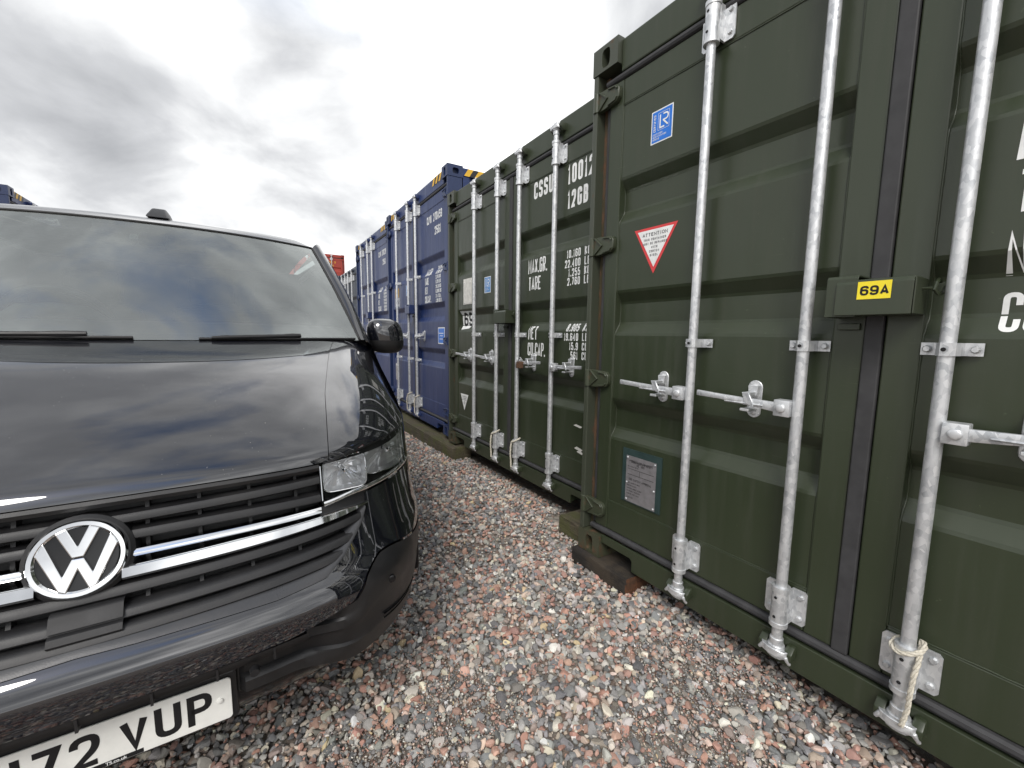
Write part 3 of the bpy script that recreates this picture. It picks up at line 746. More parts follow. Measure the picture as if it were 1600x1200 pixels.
    if lockbox:
        zt, zb_ = (1.357, 1.256) if not hc else (1.50, 1.395)
        mb = MB()
        # outer hood: front, top, bottom and one end, folded plate with open left side
        mb.prism([(-.082, zb_), (-.080, zt-.012), (-.070, zt), (.030, zt), (.030, zt-.004), (-.068, zt-.004), (-.076, zt-.014), (-.078, zb_+.004), (.030, zb_+.004), (.030, zb_)], 'y', -1.322, -1.150)
        mb.box(-.077, .030, -1.326, -1.322, zb_+.001, zt-.003)
        bx_ = part('lock_box', mb, paint, root, bevel=.0015, seg=1)
        mb = MB(); mb.prism([(-.074, zb_-.004), (-.074, zt+.006), (-.066, zt+.014), (.032, zt+.014), (.032, zt+.009), (-.064, zt+.009), (-.069, zt+.004), (-.069, zb_-.004)], 'y', -1.200, -1.124)
        mb.box(-.069, .032, -1.128, -1.124, zb_-.004, zt+.009)
        part('lock_box_cover', mb, paint, bx_, bevel=.0012, seg=1)
        mb = MB(); mb.box(.020, .033, -1.185, -1.128, zb_-.040, zb_-.020); part('stop_block', mb, paint, bx_, bevel=.002)
        mb = MB(); cz = zt-.012
        mb.tube([(.030, -1.350, cz), (.0, -1.352, cz+.004), (-.018, -1.352, cz-.006), (-.024, -1.350, cz-.024), (-.012, -1.356, cz-.036), (.006, -1.362, cz-.032), (.016, -1.364, cz-.014)], .0045, 8)
        mb.tube([(-.02, -1.326, cz-.02), (-.02, -1.350, cz-.02)], .004, 6)
        part('lock_box_hook', mb, paint, bx_, True)
        root['_box'] = bx_.name
    return root, doors, chans
def mirrored(me, axis=1):
    m2 = me.copy(); m2.transform(Matrix.Scale(-1, 4, Vector([1 if i == axis else 0 for i in range(3)]))); m2.flip_normals(); return m2
def lettering(door, chans, items, name='lettering', mat='white', off=.0012):
    q = []
    for it in items: q += it
    return drape(q, chans, off, name, mat, door)

GRP = 'storage containers along the lane'
Z0 = ZG
# A: nearest, dark green, box number 69A
A, dA, chA = container('dark green steel container with yellow 69A label on its lock box', GRP, (1.530, 1.719, -.038+Z0), R(1.42), 2.591, 2.99, 'green')
# C: next one back, dark green
C_, dC, chC = container('dark green container with white 69 sticker, set back beside the 69A one', GRP, (1.797, 4.188, -.011+Z0), R(-.14), 2.591, 2.99, 'green', rods=ROD_C)
B1, dB1, chB = container('tall blue container lettered 270459, next to the dark green pair', GRP, (1.860, 6.675, .018+Z0), R(-.94), 2.896, 6.06, 'blue', hazard=True, rods=ROD_B)
B2, dB2, _ = container('second tall blue container, partly hidden behind the van mirror', GRP, (1.936, 9.276, .031+Z0), R(-.34), 2.896, 6.06, 'blue', hazard=True, detail=False, rods=ROD_B)
D_, dD, chD = container('lower dark container just past the two tall blue ones', GRP, (2.00, 11.80, .02+Z0), 0, 2.591, 6.06, 'navy', detail=False)
RED, dR, chR = container('red container stacked high at the far end of the lane', None, (4.42-W_C, 23.9, 2.62+ZG), R(90), 2.591, 6.06, 'red', detail=False, lockbox=False)
UND, dU, _ = container('dark container carrying the red one at the far end', None, (4.42-W_C, 23.9, .02+ZG), R(90), 2.591, 6.06, 'navy', detail=False, lockbox=False)
LEFT, dL, chL = container('tall blue container showing one striped top corner above the van roof', None, (-2.45, 7.90, .018+Z0), R(180), 2.896, 6.06, 'blue', hazard=True, detail=False)

# ---- lettering and stickers on C
def wt_block(zs, vals, s_lab, s_val, s_unit, cwl, chl, tl, cw, ch, t, units):
    out = []
    for z, v, u in zip(zs, vals, units): out += tq(v, s_val, z, cw, ch, t, right=True)+tq(u, s_unit, z, cw, ch, t)
    return out
def cssu(door, ch, o=0):
    it = [tq('CSSU', 1.525+o, 2.155, .047, .118, .019), tq('10012', 1.915+o, 2.150, .046, .118, .019), tq('12GB', 1.918+o, 1.995, .044, .112, .019),
          tq('MAX.GR.', 1.465+o, 1.625, .034, .105, .0118, .006), tq('TARE', 1.472+o, 1.500, .036, .100, .0118, .006)]
    u = ('KGS', 'LBS', 'KGS', 'LBS')
    it.append(wt_block((1.675, 1.613, 1.553, 1.495), ('10.160', '22.400', '1.255', '2.760'), 0, 2.066+o, 2.105+o, 0, 0, 0, .023, .052, .0086, u))
    return it
itC = cssu(dC[1], chC)+[tq('NET', 1.478, 1.130, .036, .100, .0118, .006), tq('CU.CAP.', 1.475, 1.006, .033, .100, .0118, .006),
      wt_block((1.190, 1.128, 1.066, 1.005), ('8.905', '19.640', '15.9', '561'), 0, 2.066, 2.105, 0, 0, 0, .023, .052, .0086, ('KGS', 'LBS', 'CU.M.', 'CU.FT.'))]
lettering(dC[1], chC, itC)
itA = cssu(dA[1], chA, -.012)+[tq('NET', 1.458, 1.352, .036, .102, .0118, .006), tq('CU.CAP.', 1.460, 1.210, .034, .100, .0118, .006),
      wt_block((1.405, 1.345, 1.262, 1.205), ('8.905', '19.640', '15.9', '561'), 0, 2.066, 2.105, 0, 0, 0, .023, .052, .0086, ('KGS', 'LBS', 'CU.M.', 'CU.FT.'))]
lettering(dA[1], chA, itA)
def lr_sticker(door, ch, s0, z0, w=.112, h=.138, pale=False):
    st = drape(rect(s0, s0+w, z0, z0+h), ch, .0010, 'certification_sticker', 'white', door)
    b = w*.045
    drape(rect(s0+b, s0+w-b, z0+b, z0+h-b), ch, .0016, 'blue_field', 'sticker_pale' if pale else 'sticker_blue', st)
    q = []
    fx0, fx1, fz0, fz1 = s0+w*.32, s0+w*.84, z0+h*.36, z0+h*.88; t = w*.012
    for a in (rect(fx0, fx1, fz0, fz0+t), rect(fx0, fx1, fz1-t, fz1), rect(fx0, fx0+t, fz0, fz1), rect(fx1-t, fx1, fz0, fz1)): q += a
    T = w*.055
    Lp = [np.array((fx0+w*.10, fz1-h*.06)), np.array((fx0+w*.10, fz0+h*.07)), np.array((fx0+w*.30, fz0+h*.07))]
    Rp = round_poly([(fx0+w*.24, fz1-h*.07), (fx0+w*.46, fz1-h*.07, 1), (fx0+w*.46, fz0+h*.27, 1), (fx0+w*.22, fz0+h*.27)], w*.16)
    R2 = [np.array((fx0+w*.24, fz0+h*.27)), np.array((fx0+w*.46, fz0+h*.08))]
    for n_, pl in enumerate((Lp, Rp, R2)):
        stv = stroke(pl, T)
        for (a, b_), (c, d) in zip(stv[:-1], stv[1:]): q.append(([a, b_, d, c], .0002*n_))
    for j, tx in enumerate(('CONTAINER', 'CERTIFICATION', 'SCHEME')): q += text2d(tx, s0+w*.10, z0+h*(.245-.075*j), w*.042, h*.055, w*.011, w*.010)[0]
    # CERTIFIED reads upwards along the left edge
    for quad, lv in text2d('CERTIFIED', 0, 0, h*.050, w*.10, w*.018, h*.012)[0]: q.append(([(s0+w*.22-p_[1], z0+h*.36+p_[0]) for p_ in quad], lv))
    drape(q, ch, .0022, 'sticker_print', 'white', st)
lr_sticker(dA[0], chA, .346, 2.043)
lr_sticker(dC[0], chC, .752, 1.537, .12, .142, True)
def tri_sticker(door, ch, s0, s1, zt, zb, red=True):
    m = (s0+s1)/2
    st = drape([([(s0, zt), (m, zb), (s1, zt)], 0)], ch, .0010, 'warning_triangle', 'sticker_red' if red else 'white', door)
    w = s1-s0; h = zt-zb; k = .085
    if red: drape([([(s0+w*k, zt-h*.055), (m, zb+h*.14), (s1-w*k, zt-h*.055)], 0)], ch, .0016, 'white_field', 'white', st)
    q = []
    for j, (tx, cw, chh) in enumerate((('ATTENTION', .058, .075), ('THIS CONTAINER', .030, .050), ('MUST BE REPAIRED', .027, .050), ('WITH', .030, .050), ('CORTEN', .030, .050), ('STEEL', .030, .050))):
        z = zt-h*(.19+.085*j+(.0 if j == 0 else .01)); W_ = text_width(tx, w*cw, h*chh, w*.010 if j else w*.013, w*.010)
        q += text2d(tx, m-W_/2, z, w*cw, h*chh, w*.010 if j else w*.013, w*.010)[0]
    drape(q, ch, .0022, 'sticker_print', 'grey_print', st)
tri_sticker(dA[0], chA, .277, .512, 1.684, 1.476)
tri_sticker(dC[0], chC, .236, .419, .556, .388, False)
# etched data plate on A
def data_plate(door, ch, s0, s1, z0, z1, back='plate_back', mat='data_plate', printed=True):
    mb = MB().box(.0345, .0392, -s1, -s0, z0, z1); st = part('data_plate', mb, back, door)
    w, h = s1-s0, z1-z0; a = (s0+w*.11, s1-w*.12, z0+h*.02, z1-h*.12)
    mb = MB().box(.0325, .0340, -a[1], -a[0], a[2], a[3]); pl = part('etched_sheet', mb, mat, st)
    for s in (a[0]+.008, a[1]-.008):
        for z in (a[2]+.010, (a[2]+a[3])/2-.02, a[3]-.010):
            mb = MB(); bolt(mb, .0322, s, z, .0055, .004); part('rivet', mb, 'galv', st, True)
    if printed:
        q = []; W_ = a[1]-a[0]; Hh = a[3]-a[2]
        lines = [('APPROVED FOR TRANSPORT', .90, .040), ('UNDER CUSTOMS SEAL', .88, .040), ('NO. 1001', .83, .045), ('IDENTIFICATION NO.', .775, .026), ('', 0, 0), ('CSC SAFETY APPROVAL', .50, .045),
                 ('DATE MANUFACTURED', .42, .028), ('IDENTIFICATION', .36, .028), ('MAXIMUM GROSS WEIGHT', .30, .028), ('ALLOWABLE STACKING', .24, .028), ('RACKING TEST LOAD', .18, .028), ('10.160 KGS', .10, .028)]
        for tx, zz, hh in lines:
            if not tx: continue
            ch_ = Hh*hh; cw = min(ch_*.55, W_*.86/(len(tx)*1.28)); wd = text_width(tx, cw, ch_, cw*.24, cw*.28)
            q += text2d(tx, a[0]+(W_-wd)/2 if hh > .03 else a[0]+W_*.06, a[2]+Hh*zz-ch_/2, cw, ch_, cw*.24, cw*.28)[0]
        for zz in (.72, .60): q += rect(a[0]+W_*.06, a[1]-W_*.06, a[2]+Hh*zz, a[2]+Hh*zz+.0016)
        q += rect(a[0]+W_*.47, a[0]+W_*.47+.0016, a[2]+Hh*.61, a[2]+Hh*.72)
        drape(q, [], .0085, 'etched_print', 'black_print', pl)
data_plate(dA[0], chA, .270, .502, .362, .634)
data_plate(dC[0], chC, .315, .497, 1.457, 1.705, 'offwhite', 'offwhite', False)
# 69 sticker on C, stretched over the pressed channel
st = drape([([(.205, 1.398), (.235, 1.212), (.40, 1.222), (.50, 1.30), (.485, 1.392)], 0)], chC, .0010, 'number_sticker', 'white', dC[0])
drape(text2d('69', .255, 1.245, .095, .135, .026, .016)[0], chC, .0022, 'sticker_print', 'black_print', st)
# paint scuffs on C
for s, z, w, h in ((2.045, .560, .09, .012), (2.06, .405, .085, .016), (2.085, .385, .07, .014)):
    drape([([(s, z), (s+w*.8, z-h*.7), (s+w, z+h*.3), (s+w*.3, z+h)], 0)], chC, .0010, 'tape_scrap', 'offwhite', dC[1])
# yellow 69A label on the lock box of A
bxA = bpy.data.objects[A['_box']]
lb = part('number_label', MB().add([(-.0828, -1.203, 1.300), (-.0828, -1.278, 1.300), (-.0818, -1.278, 1.349), (-.0818, -1.203, 1.349)], [(0, 1, 2, 3)]), 'yellow', bxA)
mb = MB()
for q, lv in text2d('69A', 1.2095, 1.3105, .0195, .0265, .0055, .0028)[0]:
    n0 = len(mb.v); mb.add([(-.0828+(p_[1]-1.300)/.049*.001-.0006-lv*.5, -p_[0], p_[1]) for p_ in q], [(0, 1, 2, 3)])
part('label_print', mb, 'black_print', lb, fix=False)
# blue containers: lettering
def blue_text(door, ch, num):
    it = [tq('CLVU', 1.700, 2.425, .034, .090, .0145, .005), tq(num, 1.915, 2.425, .040, .092, .015, .006), tq('25G1', 1.955, 2.270, .048, .094, .016, .008)]
    for j, (lab, v1, v2) in enumerate((('MAX.GR.', '30.480 KGS', '67.200 LBS'), ('TARE', '2.370 KGS', '5.220 LBS'), ('NET', '28.110 KGS', '61.980 LBS'), ('CU.CAP.', '37.4 CU.M.', '1.320 CU.FT.'))):
        z = 1.835-j*.108
        it += [tq(lab, 1.605, z, .030, .085, .0135, .005), tq(v1, 1.975, z+.045, .0165, .042, .0075, .003), tq(v2, 1.975, z-.008, .0165, .042, .0075, .003)]
    lettering(door[1], ch, it)
    st = drape(rect(2.040, 2.246, 1.022, 1.212), ch, .0010, 'operator_sticker', 'white', door[1])
    drape(rect(2.052, 2.234, 1.034, 1.200), ch, .0016, 'blue_field', 'sticker_blue', st)
    drape(rect(2.07, 2.21, 1.14, 1.148)+rect(2.10, 2.19, 1.112, 1.119)+rect(2.09, 2.20, 1.075, 1.082), ch, .0022, 'sticker_print', 'white', st)
    st = drape(rect(.29, .48, 1.53, 1.66), ch, .0010, 'number_sticker', 'white', door[0])
    drape(text2d('60', .315, 1.55, .06, .09, .018, .012)[0], ch, .0022, 'sticker_print', 'black_print', st)
    st = drape(rect(.29, .47, 1.665, 1.795), ch, .0010, 'warning_sticker', 'hazard_yellow', door[0])
    drape([([(.32, 1.685), (.44, 1.685), (.38, 1.775)], 0)], ch, .0018, 'sticker_print', 'black_print', st)
    lr_sticker(door[0], ch, .82, 1.66, .115, .14, True)
    data_plate(door[0], ch, .255, .445, .432, .682, 'offwhite', 'data_plate', False)
blue_text(dB1, chB, '270459')
def blue2_text(door, ch):
    it = [tq('CLVU', 1.700, 2.425, .034, .090, .0145, .005), tq('370129', 1.915, 2.425, .040, .092, .015, .006), tq('25G1', 1.955, 2.270, .048, .094, .016, .008)]
    for j, lab in enumerate(('MAX.GR.', 'TARE', 'NET', 'CU.CAP.')):
        z = 1.835-j*.108; it += [tq(lab, 1.605, z, .030, .085, .0135, .005), tq('30.480 KGS', 1.975, z+.045, .0165, .042, .0075, .003), tq('67.200 LBS', 1.975, z-.008, .0165, .042, .0075, .003)]
    lettering(door[1], ch, it)
blue2_text(dB2, chB)
it = [tq('270031 2', 1.30+.18, 2.14, .06, .10, .018, .012), tq('22G1', 1.66, 1.98, .06, .10, .018, .012)]
lettering(dR[1], chR, it, mat='hazard_yellow')

# ---- timbers under the containers
def timber(label, x0, x1, y0, y1, z0, z1, mat, endmat=None, rz=0):
    bm = bmesh.new(); bmesh.ops.create_cube(bm, size=1)
    for v in bm.verts: v.co = Vector(((v.co.x+.5)*(x1-x0), (v.co.y+.5)*(y1-y0), (v.co.z+.5)*(z1-z0)))
    bmesh.ops.bevel(bm, geom=bm.edges[:], offset=.010, segments=2, profile=.6, affect='EDGES')
    bmesh.ops.subdivide_edges(bm, edges=[e for e in bm.edges if e.calc_length() > .06], cuts=6, use_grid_fill=True)
    for v in bm.verts: v.co += Vector(rng.uniform(-.003, .003, 3))
    me = bpy.data.meshes.new('timber_sleeper'); bm.to_mesh(me); bm.free(); me.materials.append(M[mat])
    if endmat:
        me.materials.append(M[endmat])
        for pl in me.polygons:
            if pl.normal.y < -.8: pl.material_index = 1
    me.polygons.foreach_set('use_smooth', [True]*len(me.polygons)); me.set_sharp_from_angle(angle=R(45))
    o = link('timber_sleeper', me, None, (x0, y0, z0)); o.rotation_euler = (0, 0, rz); tag(o, label, 'sleeper', 'timbers under the containers'); return o
timber('tarred black timber with a rotten brown end under the 69A container', 1.500, 1.74, 1.335, 1.74, .045, .160, 'timber_black', 'timber_rot')
timber('mossy timber block in the gap between the two dark green containers', 1.66, 1.95, 1.80, 2.06, .02, .187, 'timber_moss')
timber('long mossy timber running under the tall blue containers', 1.735, 1.95, 3.93, 9.4, -.02, .168, 'timber_moss')

# ---- ropes and padlock
def rope(label, pts, r=.0065):
    mb = MB(); P_ = []
    pts = [Vector(p_) for p_ in pts]
    for a, b in zip(pts[:-1], pts[1:]):
        n = max(2, int((b-a).length/.006))
        for i in range(n): P_.append(a.lerp(b, i/n))
    P_.append(pts[-1])
    for st_ in range(3):
        path = []
        for i, p_ in enumerate(P_):
            d = (P_[min(i+1, len(P_)-1)]-P_[max(i-1, 0)]).normalized(); u = d.orthogonal().normalized() if i == 0 else (u-d*u.dot(d)).normalized(); w = d.cross(u)
            a = i*.55+st_*2.094; path.append(p_+(u*math.cos(a)+w*math.sin(a))*r*.52+Vector(rng.uniform(-.0005, .0005, 3)))
        mb.tube(path, r*.56, 6)
    o = part('rope', mb, 'rope', None, 'all'); tag(o, label, 'rope', 'ropes on the lock rods'); return o
def rope_on(c, s, label, side=1):
    m_ = Matrix.Rotation(c.rotation_euler.z, 4, 'Z'); B = Vector(c.location)
    P = lambda d, ss, z: tuple(B+m_@Vector((d, -ss, z)))
    ring = [P(-.012-.034*math.cos(a), s+.034*math.sin(a), .322+.012*math.sin(a*1.0)-.012*math.cos(a)) for a in np.linspace(-2.4, 2.4, 15)]
    k = side
    tail = [P(-.036, s+k*.030, .300), P(-.046, s+k*.026, .262), P(-.050, s+k*.024, .205), P(-.046, s+k*.022, .150), P(-.048, s+k*.014, .095)]
    rope(label, ring[::1 if k > 0 else -1]+tail)
rope_on(A, ROD_S[2], 'frayed white rope tied round a bottom rod bracket of the 69A container')
rope_on(C_, ROD_C[1], 'white rope on the left one of the two middle rods of the 69 container', -1)
rope_on(C_, ROD_C[2], 'white rope on the right one of the two middle rods of the 69 container', -1)
rope_on(B1, ROD_B[1], 'white rope on a rod of the 270459 blue container, nearer the van', -1)
rope_on(B1, ROD_B[2], 'white rope on a rod of the 270459 blue container, nearer the green pair', -1)
pl = empty('padlock', C_.location+Vector((-.052, -ROD_C[2]-.10, .945))); tag(pl, 'rusty brown padlock hanging on a lever of the 69 container', 'padlock')
part('body', MB().box(-.018, .014, -.030, .030, -.035, .018), 'padlock', pl, bevel=.006)
part('shackle', MB().tube([(-.002, -.018, .016), (-.002, -.018, .034), (-.002, -.008, .046), (-.002, .008, .046), (-.002, .018, .034), (-.002, .018, .016)], .005, 8), 'galv_dark', pl, True)

# ------------------------------------------------------------------ van
VX, VY, VA = -.3477, 1.2051, .01333
van = empty('van', (VX, VY, 0), VA)
tag(van, 'glossy black van with chrome grille bars parked facing the viewer', 'van')
def interp(x, xp, fp):
    """monotone cubic through the points"""
    xp = np.asarray(xp, float); fp = np.asarray(fp, float); h = np.diff(xp); dl = np.diff(fp)/h
    m_ = np.zeros_like(xp); m_[0], m_[-1] = dl[0], dl[-1]
    for i in range(1, len(xp)-1):
        m_[i] = 0 if dl[i-1]*dl[i] <= 0 else 2*dl[i-1]*dl[i]/(dl[i-1]+dl[i])
    x = np.clip(np.asarray(x, float), xp[0], xp[-1]); k = np.clip(np.searchsorted(xp, x)-1, 0, len(xp)-2); t = (x-xp[k])/h[k]
    return (2*t**3-3*t**2+1)*fp[k]+(t**3-2*t**2+t)*h[k]*m_[k]+(-2*t**3+3*t**2)*fp[k+1]+(t**3-t**2)*h[k]*m_[k+1]
def cspline(x, xp, fp):
    """natural cubic spline"""
    xp = np.asarray(xp, float); fp = np.asarray(fp, float); n = len(xp); h = np.diff(xp); A = np.eye(n); b = np.zeros(n)
    for i in range(1, n-1):
        A[i, i-1:i+2] = h[i-1], 2*(h[i-1]+h[i]), h[i]; b[i] = 6*((fp[i+1]-fp[i])/h[i]-(fp[i]-fp[i-1])/h[i-1])
    m_ = np.linalg.solve(A, b); x = np.asarray(x, float); k = np.clip(np.searchsorted(xp, x)-1, 0, n-2); a = xp[k+1]-x; c = x-xp[k]; hk = h[k]
    return (m_[k]*a**3+m_[k+1]*c**3)/(6*hk)+(fp[k]/hk-m_[k]*hk/6)*a+(fp[k+1]/hk-m_[k+1]*hk/6)*c
def G(v): v = np.abs(v); return .09*v*v+.688*v**5.64
FH = [.28, .34, .40, .47, .55, .60, .64, .67, .77, .85, .92, .955, .98]; FWp = [.03, -.005, -.03, -.06, -.075, -.072, -.056, -.026, .036, .068, .090, .101, .118]
def w0(h): return interp(h, FH, FWp)
BW = np.array([.098, .106, .138, .20, .35, .55, .75, .89]); BH = np.array([.957, .974, 1.004, 1.046, 1.128, 1.213, 1.276, 1.310])
BT = np.concatenate([[0], np.cumsum(np.hypot(np.diff(BW), np.diff(BH)))]); BT /= BT[-1]
def front(v, h, off=0):
    v, h = np.broadcast_arrays(np.asarray(v, float), np.asarray(h, float)); return np.stack([v, w0(h)+G(v)-off, h], -1)
def bon(v, t, off=0):
    v, t = np.broadcast_arrays(np.asarray(v, float), np.asarray(t, float))
    w = cspline(t, BT, BW); a_ = np.clip((w-.35)/.54, 0, 1); a = 1-.52*a_*a_
    cr = .030*np.clip((np.abs(v)-.74)/.19, 0, 1)**2*np.clip(t*4, 0, 1)
    bul = .010*np.clip(1-((np.abs(v)-.30)/.30)**2, 0, 1)*np.clip((t-.02)*4, 0, 1)
    return np.stack([v, w+a*G(v), cspline(t, BT, BH)-cr-off], -1)
def vpart(name, A, mat, parent=van, smooth='all', solid=0, flip=None):
    mb = MB().grid(A); o = part(name, mb, mat, parent, smooth, fix=False)
    me = o.data
    c = np.mean(np.asarray(A).reshape(-1, 3), 0); nrm = np.mean([p_.normal[:] for p_ in me.polygons], 0)
    if flip is None: flip = nrm@(c-np.array([0, 2.2, .9])) < 0
    if flip: me.flip_normals()
    if solid:
        md = o.modifiers.new('thickness', 'SOLIDIFY'); md.thickness = solid; md.offset = -1
    return o
def seam(t): return np.interp(interp(t, BT, BW), [.098, .35, .75, .89], [.536, .572, .662, .700])
# bonnet
T = np.concatenate([np.linspace(0, .1, 7)[:-1], np.linspace(.1, 1, 26)])
U = np.linspace(-1, 1, 49)
vpart('bonnet', bon(U[None]*(seam(T)[:, None]-.0012), T[:, None]+0*U[None]), 'paint')
vpart('seam_shade_liner', bon(U[None]*.9, np.linspace(.015, .97, 20)[:, None]+0*U[None], .022)+np.array([0, .012, 0]), 'plastic_dark', solid=0)  # dark sheet added below bonnet and wings as shade for the seam gap
# front wings
for sg in (1, -1):
    Uw = np.linspace(0, 1, 26)**.8
    sv = seam(T)[:, None]+.0012; vv = sv+(.931-sv)*Uw[None]
    ht = interp(vv, [.40, .529, .596, .647, .731, .80, .875, .94], [.955, .957, .968, .973, .979, .980, .975, .966]); t0 = np.interp(ht, BH, BT)
    Aw = bon(sg*vv, t0*(1-T[:, None])+T[:, None]); vpart('front_wing', Aw, 'paint')
# grille opening boundaries
GV = [0, .10, .373, .498, .550, .590, .618, .634, .642]; GB = [.662, .659, .657, .665, .693, .728, .755, .780, .800]   # lower edge of the grille
def grille_low(v): return np.interp(np.abs(v), GV, GB)
def bump_low(v): return interp(np.abs(v), [0, .38, .475, .569, .600, .617, .671, .869, .931], [.550, .555, .567, .582, .612, .640, .664, .610, .590])
def head_low(v): return interp(np.abs(v), [.40, .507, .537, .598, .668, .736, .82, .925, .94], [.829, .829, .831, .837, .838, .837, .830, .806, .802])
def head_top(v): return interp(np.abs(v), [.40, .529, .596, .647, .731, .80, .875, .94], [.955, .957, .968, .973, .979, .980, .975, .966])
# painted bumper
Vb = np.concatenate([np.linspace(-.931, -.66, 14), np.linspace(-.655, -.48, 40), np.linspace(-.47, .47, 31), np.linspace(.48, .655, 40), np.linspace(.66, .931, 14)])
up_ = np.where(np.abs(Vb) < .640, grille_low(Vb), head_low(Vb)-.004); lo_ = bump_low(Vb)
ss = np.linspace(0, 1, 15)[:, None]
Hb = lo_[None]+(up_-lo_)[None]*ss
vpart('bumper', front(Vb[None]+0*ss, Hb), 'paint')
# satin lip framing the lower grille
mb = MB()
Vl = np.linspace(-.638, .638, 121); gl_ = grille_low(Vl)
cen = front(Vl, gl_+.006, .006)
inner_ = front(Vl*.985, gl_+.024, -.010)
part('grille_lip', MB().grid(np.stack([front(Vl, gl_-.001, .004), cen, inner_, front(Vl*.98, gl_+.028, -.05)])), 'satin', van, 'all', fix=False)
# lower bumper in grained plastic: recessed with two ledges round the plate, flush with the paint at the corners
Vp = np.linspace(-.931, .931, 141); cc = np.clip((np.abs(Vp)-.40)/.20, 0, 1); cc = cc*cc*(3-2*cc)
bl = bump_low(Vp)-.002; bot_ = .408*(1-cc)+.365*cc; rows = []
for q, wc_ in ((0, -.030), (.10, .006), (.17, .006), (.20, -.016), (.34, -.020), (.39, -.008), (.46, .001), (.66, .004), (.70, -.008), (.76, -.014), (.97, -.012), (1.0, -.004)):
    h = bl+(bot_-bl)*q
    a = front(Vp, h); wv = np.where(np.abs(Vp) < .285, max(wc_, .012) if q > .12 else wc_, wc_); a[:, 1] = (1-cc)*(wv+G(Vp))+cc*(w0(h)+G(Vp)-.008+(.006 if .36 < q < .68 else 0)); rows.append(a)
a = rows[-1].copy(); a[:, 1] += .02; a[:, 2] -= .004; rows.append(a); a = a.copy(); a[:, 1] += .10; a[:, 2] -= .002; rows.append(a)
vpart('lower_bumper', np.stack(rows), 'plastic', smooth=True)
Vq = np.linspace(-.62, .62, 61)
vpart('valance', np.stack([np.stack([Vq, wq+G(Vq), 0*Vq+hq], -1) for wq, hq in ((.020, .412), (.012, .400), (.026, .365), (.055, .325), (.085, .305), (.18, .300))]), 'gloss_black')
for sg in (1, -1):
    mb = MB(); P_ = front(sg*np.linspace(.665, .835, 9), np.linspace(.470, .430, 9)+0, .014); Q_ = front(sg*np.linspace(.665, .835, 9), np.linspace(.452, .412, 9), .014); S_ = front(sg*np.linspace(.665, .835, 9), np.linspace(.461, .421, 9), -.012)
    part('fog_recess', mb.grid(np.stack([P_, P_*.5+S_*.5, S_, Q_])), 'gloss_black', van, 'all')
    mb = MB(); c = front(sg*.693, .575, .010); mb.tube([c+np.array([0, .01, 0]), c+np.array([0, -.004, 0]), c+np.array([0, -.006, 0])], [.012, .012, .008], 14)
    part('parking_sensor', mb, 'gloss_black', van, True)
    mb = MB(); c = front(sg*.315, .505, .004); mb.tube([c+np.array([0, .01, 0]), c+np.array([0, -.006, 0])], [.012, .010], 14); part('parking_sensor', mb, 'plastic_dark', van, True)
    c = front(sg*np.linspace(.47, .60, 6), np.linspace(.527, .556, 6), .013)
# air intake slot between the bumper and the plate
part('intake_slot', MB().grid(np.stack([front(np.linspace(-.44, .44, 41), .549-.02*np.linspace(0, 1, 2)[j], -.004) for j in (0, 1)]+[front(np.linspace(-.44, .44, 41), .520, -.08)])), 'plastic_dark', van, 'all')
for v in np.linspace(-.36, .36, 7):
    c = front(v, .535, 0); part('slot_divider', MB().box(c[0]-.0025, c[0]+.0025, c[1]+.001, c[1]+.05, .517, .5475), 'plastic', van)
# number plate
pc = (0, -.004, .413)
holder = part('plate_holder', MB().box(-.275, .275, .006, .030, .345, .485), 'plastic', van, bevel=.008)
mb = MB(); K_ = []
for cx, cz, a0 in ((.252, .460, 0), (-.252, .460, 90), (-.252, .366, 180), (.252, .366, 270)):
    for a in np.linspace(a0, a0+90, 6): K_.append((cx+.009*math.cos(R(a)), cz+.009*math.sin(R(a))))
mb.prism(K_, 'y', -.001, .003)
npl = part('number_plate', mb, 'plate_white', van, bevel=.0006, seg=1)
mb = MB()
for s_, x in (('72', -.0975), ('VUP', .047), ('J', -.1585)):
    for q, lv in text2d(s_, x, .3735, .050, .079, .0142, .0115)[0]: mb.add([(p_[0], -.0016-lv, p_[1]) for p_ in q], [(0, 1, 2, 3)])
part('plate_characters', mb, 'black_print', npl, fix=False)
for s_ in (-.236, .236): part('plate_screw', MB().tube([(s_, -.001, .415), (s_, -.005, .415), (s_, -.0065, .415)], [.0075, .0065, .003], 12), 'plate_white', npl, True)
st_ = part('dealer_strip', MB().add([(-.16, -.0014, .3582), (.085, -.0014, .3582), (.085, -.0014, .3690), (-.16, -.0014, .3690)], [(0, 1, 2, 3)]), 'black_print', npl)
def small_text(s, x, z, size, y, mat, parent, name, ax='R'):
    cu = bpy.data.curves.new(name, 'FONT'); cu.body = s; cu.size = size; cu.offset = size*.02; cu.align_x = 'RIGHT' if ax == 'R' else 'LEFT'
    o = bpy.data.objects.new(name, cu); COL.objects.link(o); dg = bpy.context.evaluated_depsgraph_get(); me = bpy.data.meshes.new_from_object(o.evaluated_get(dg)); bpy.data.objects.remove(o)
    me.transform(Matrix.Translation((x, y, z))@Matrix.Rotation(R(90), 4, 'X')); me.materials.clear(); me.materials.append(M[mat]); return link(name, me, parent)
small_text('TS.co.uk', .055, .3602, .0105, -.0022, 'white', st_, 'strip_print')
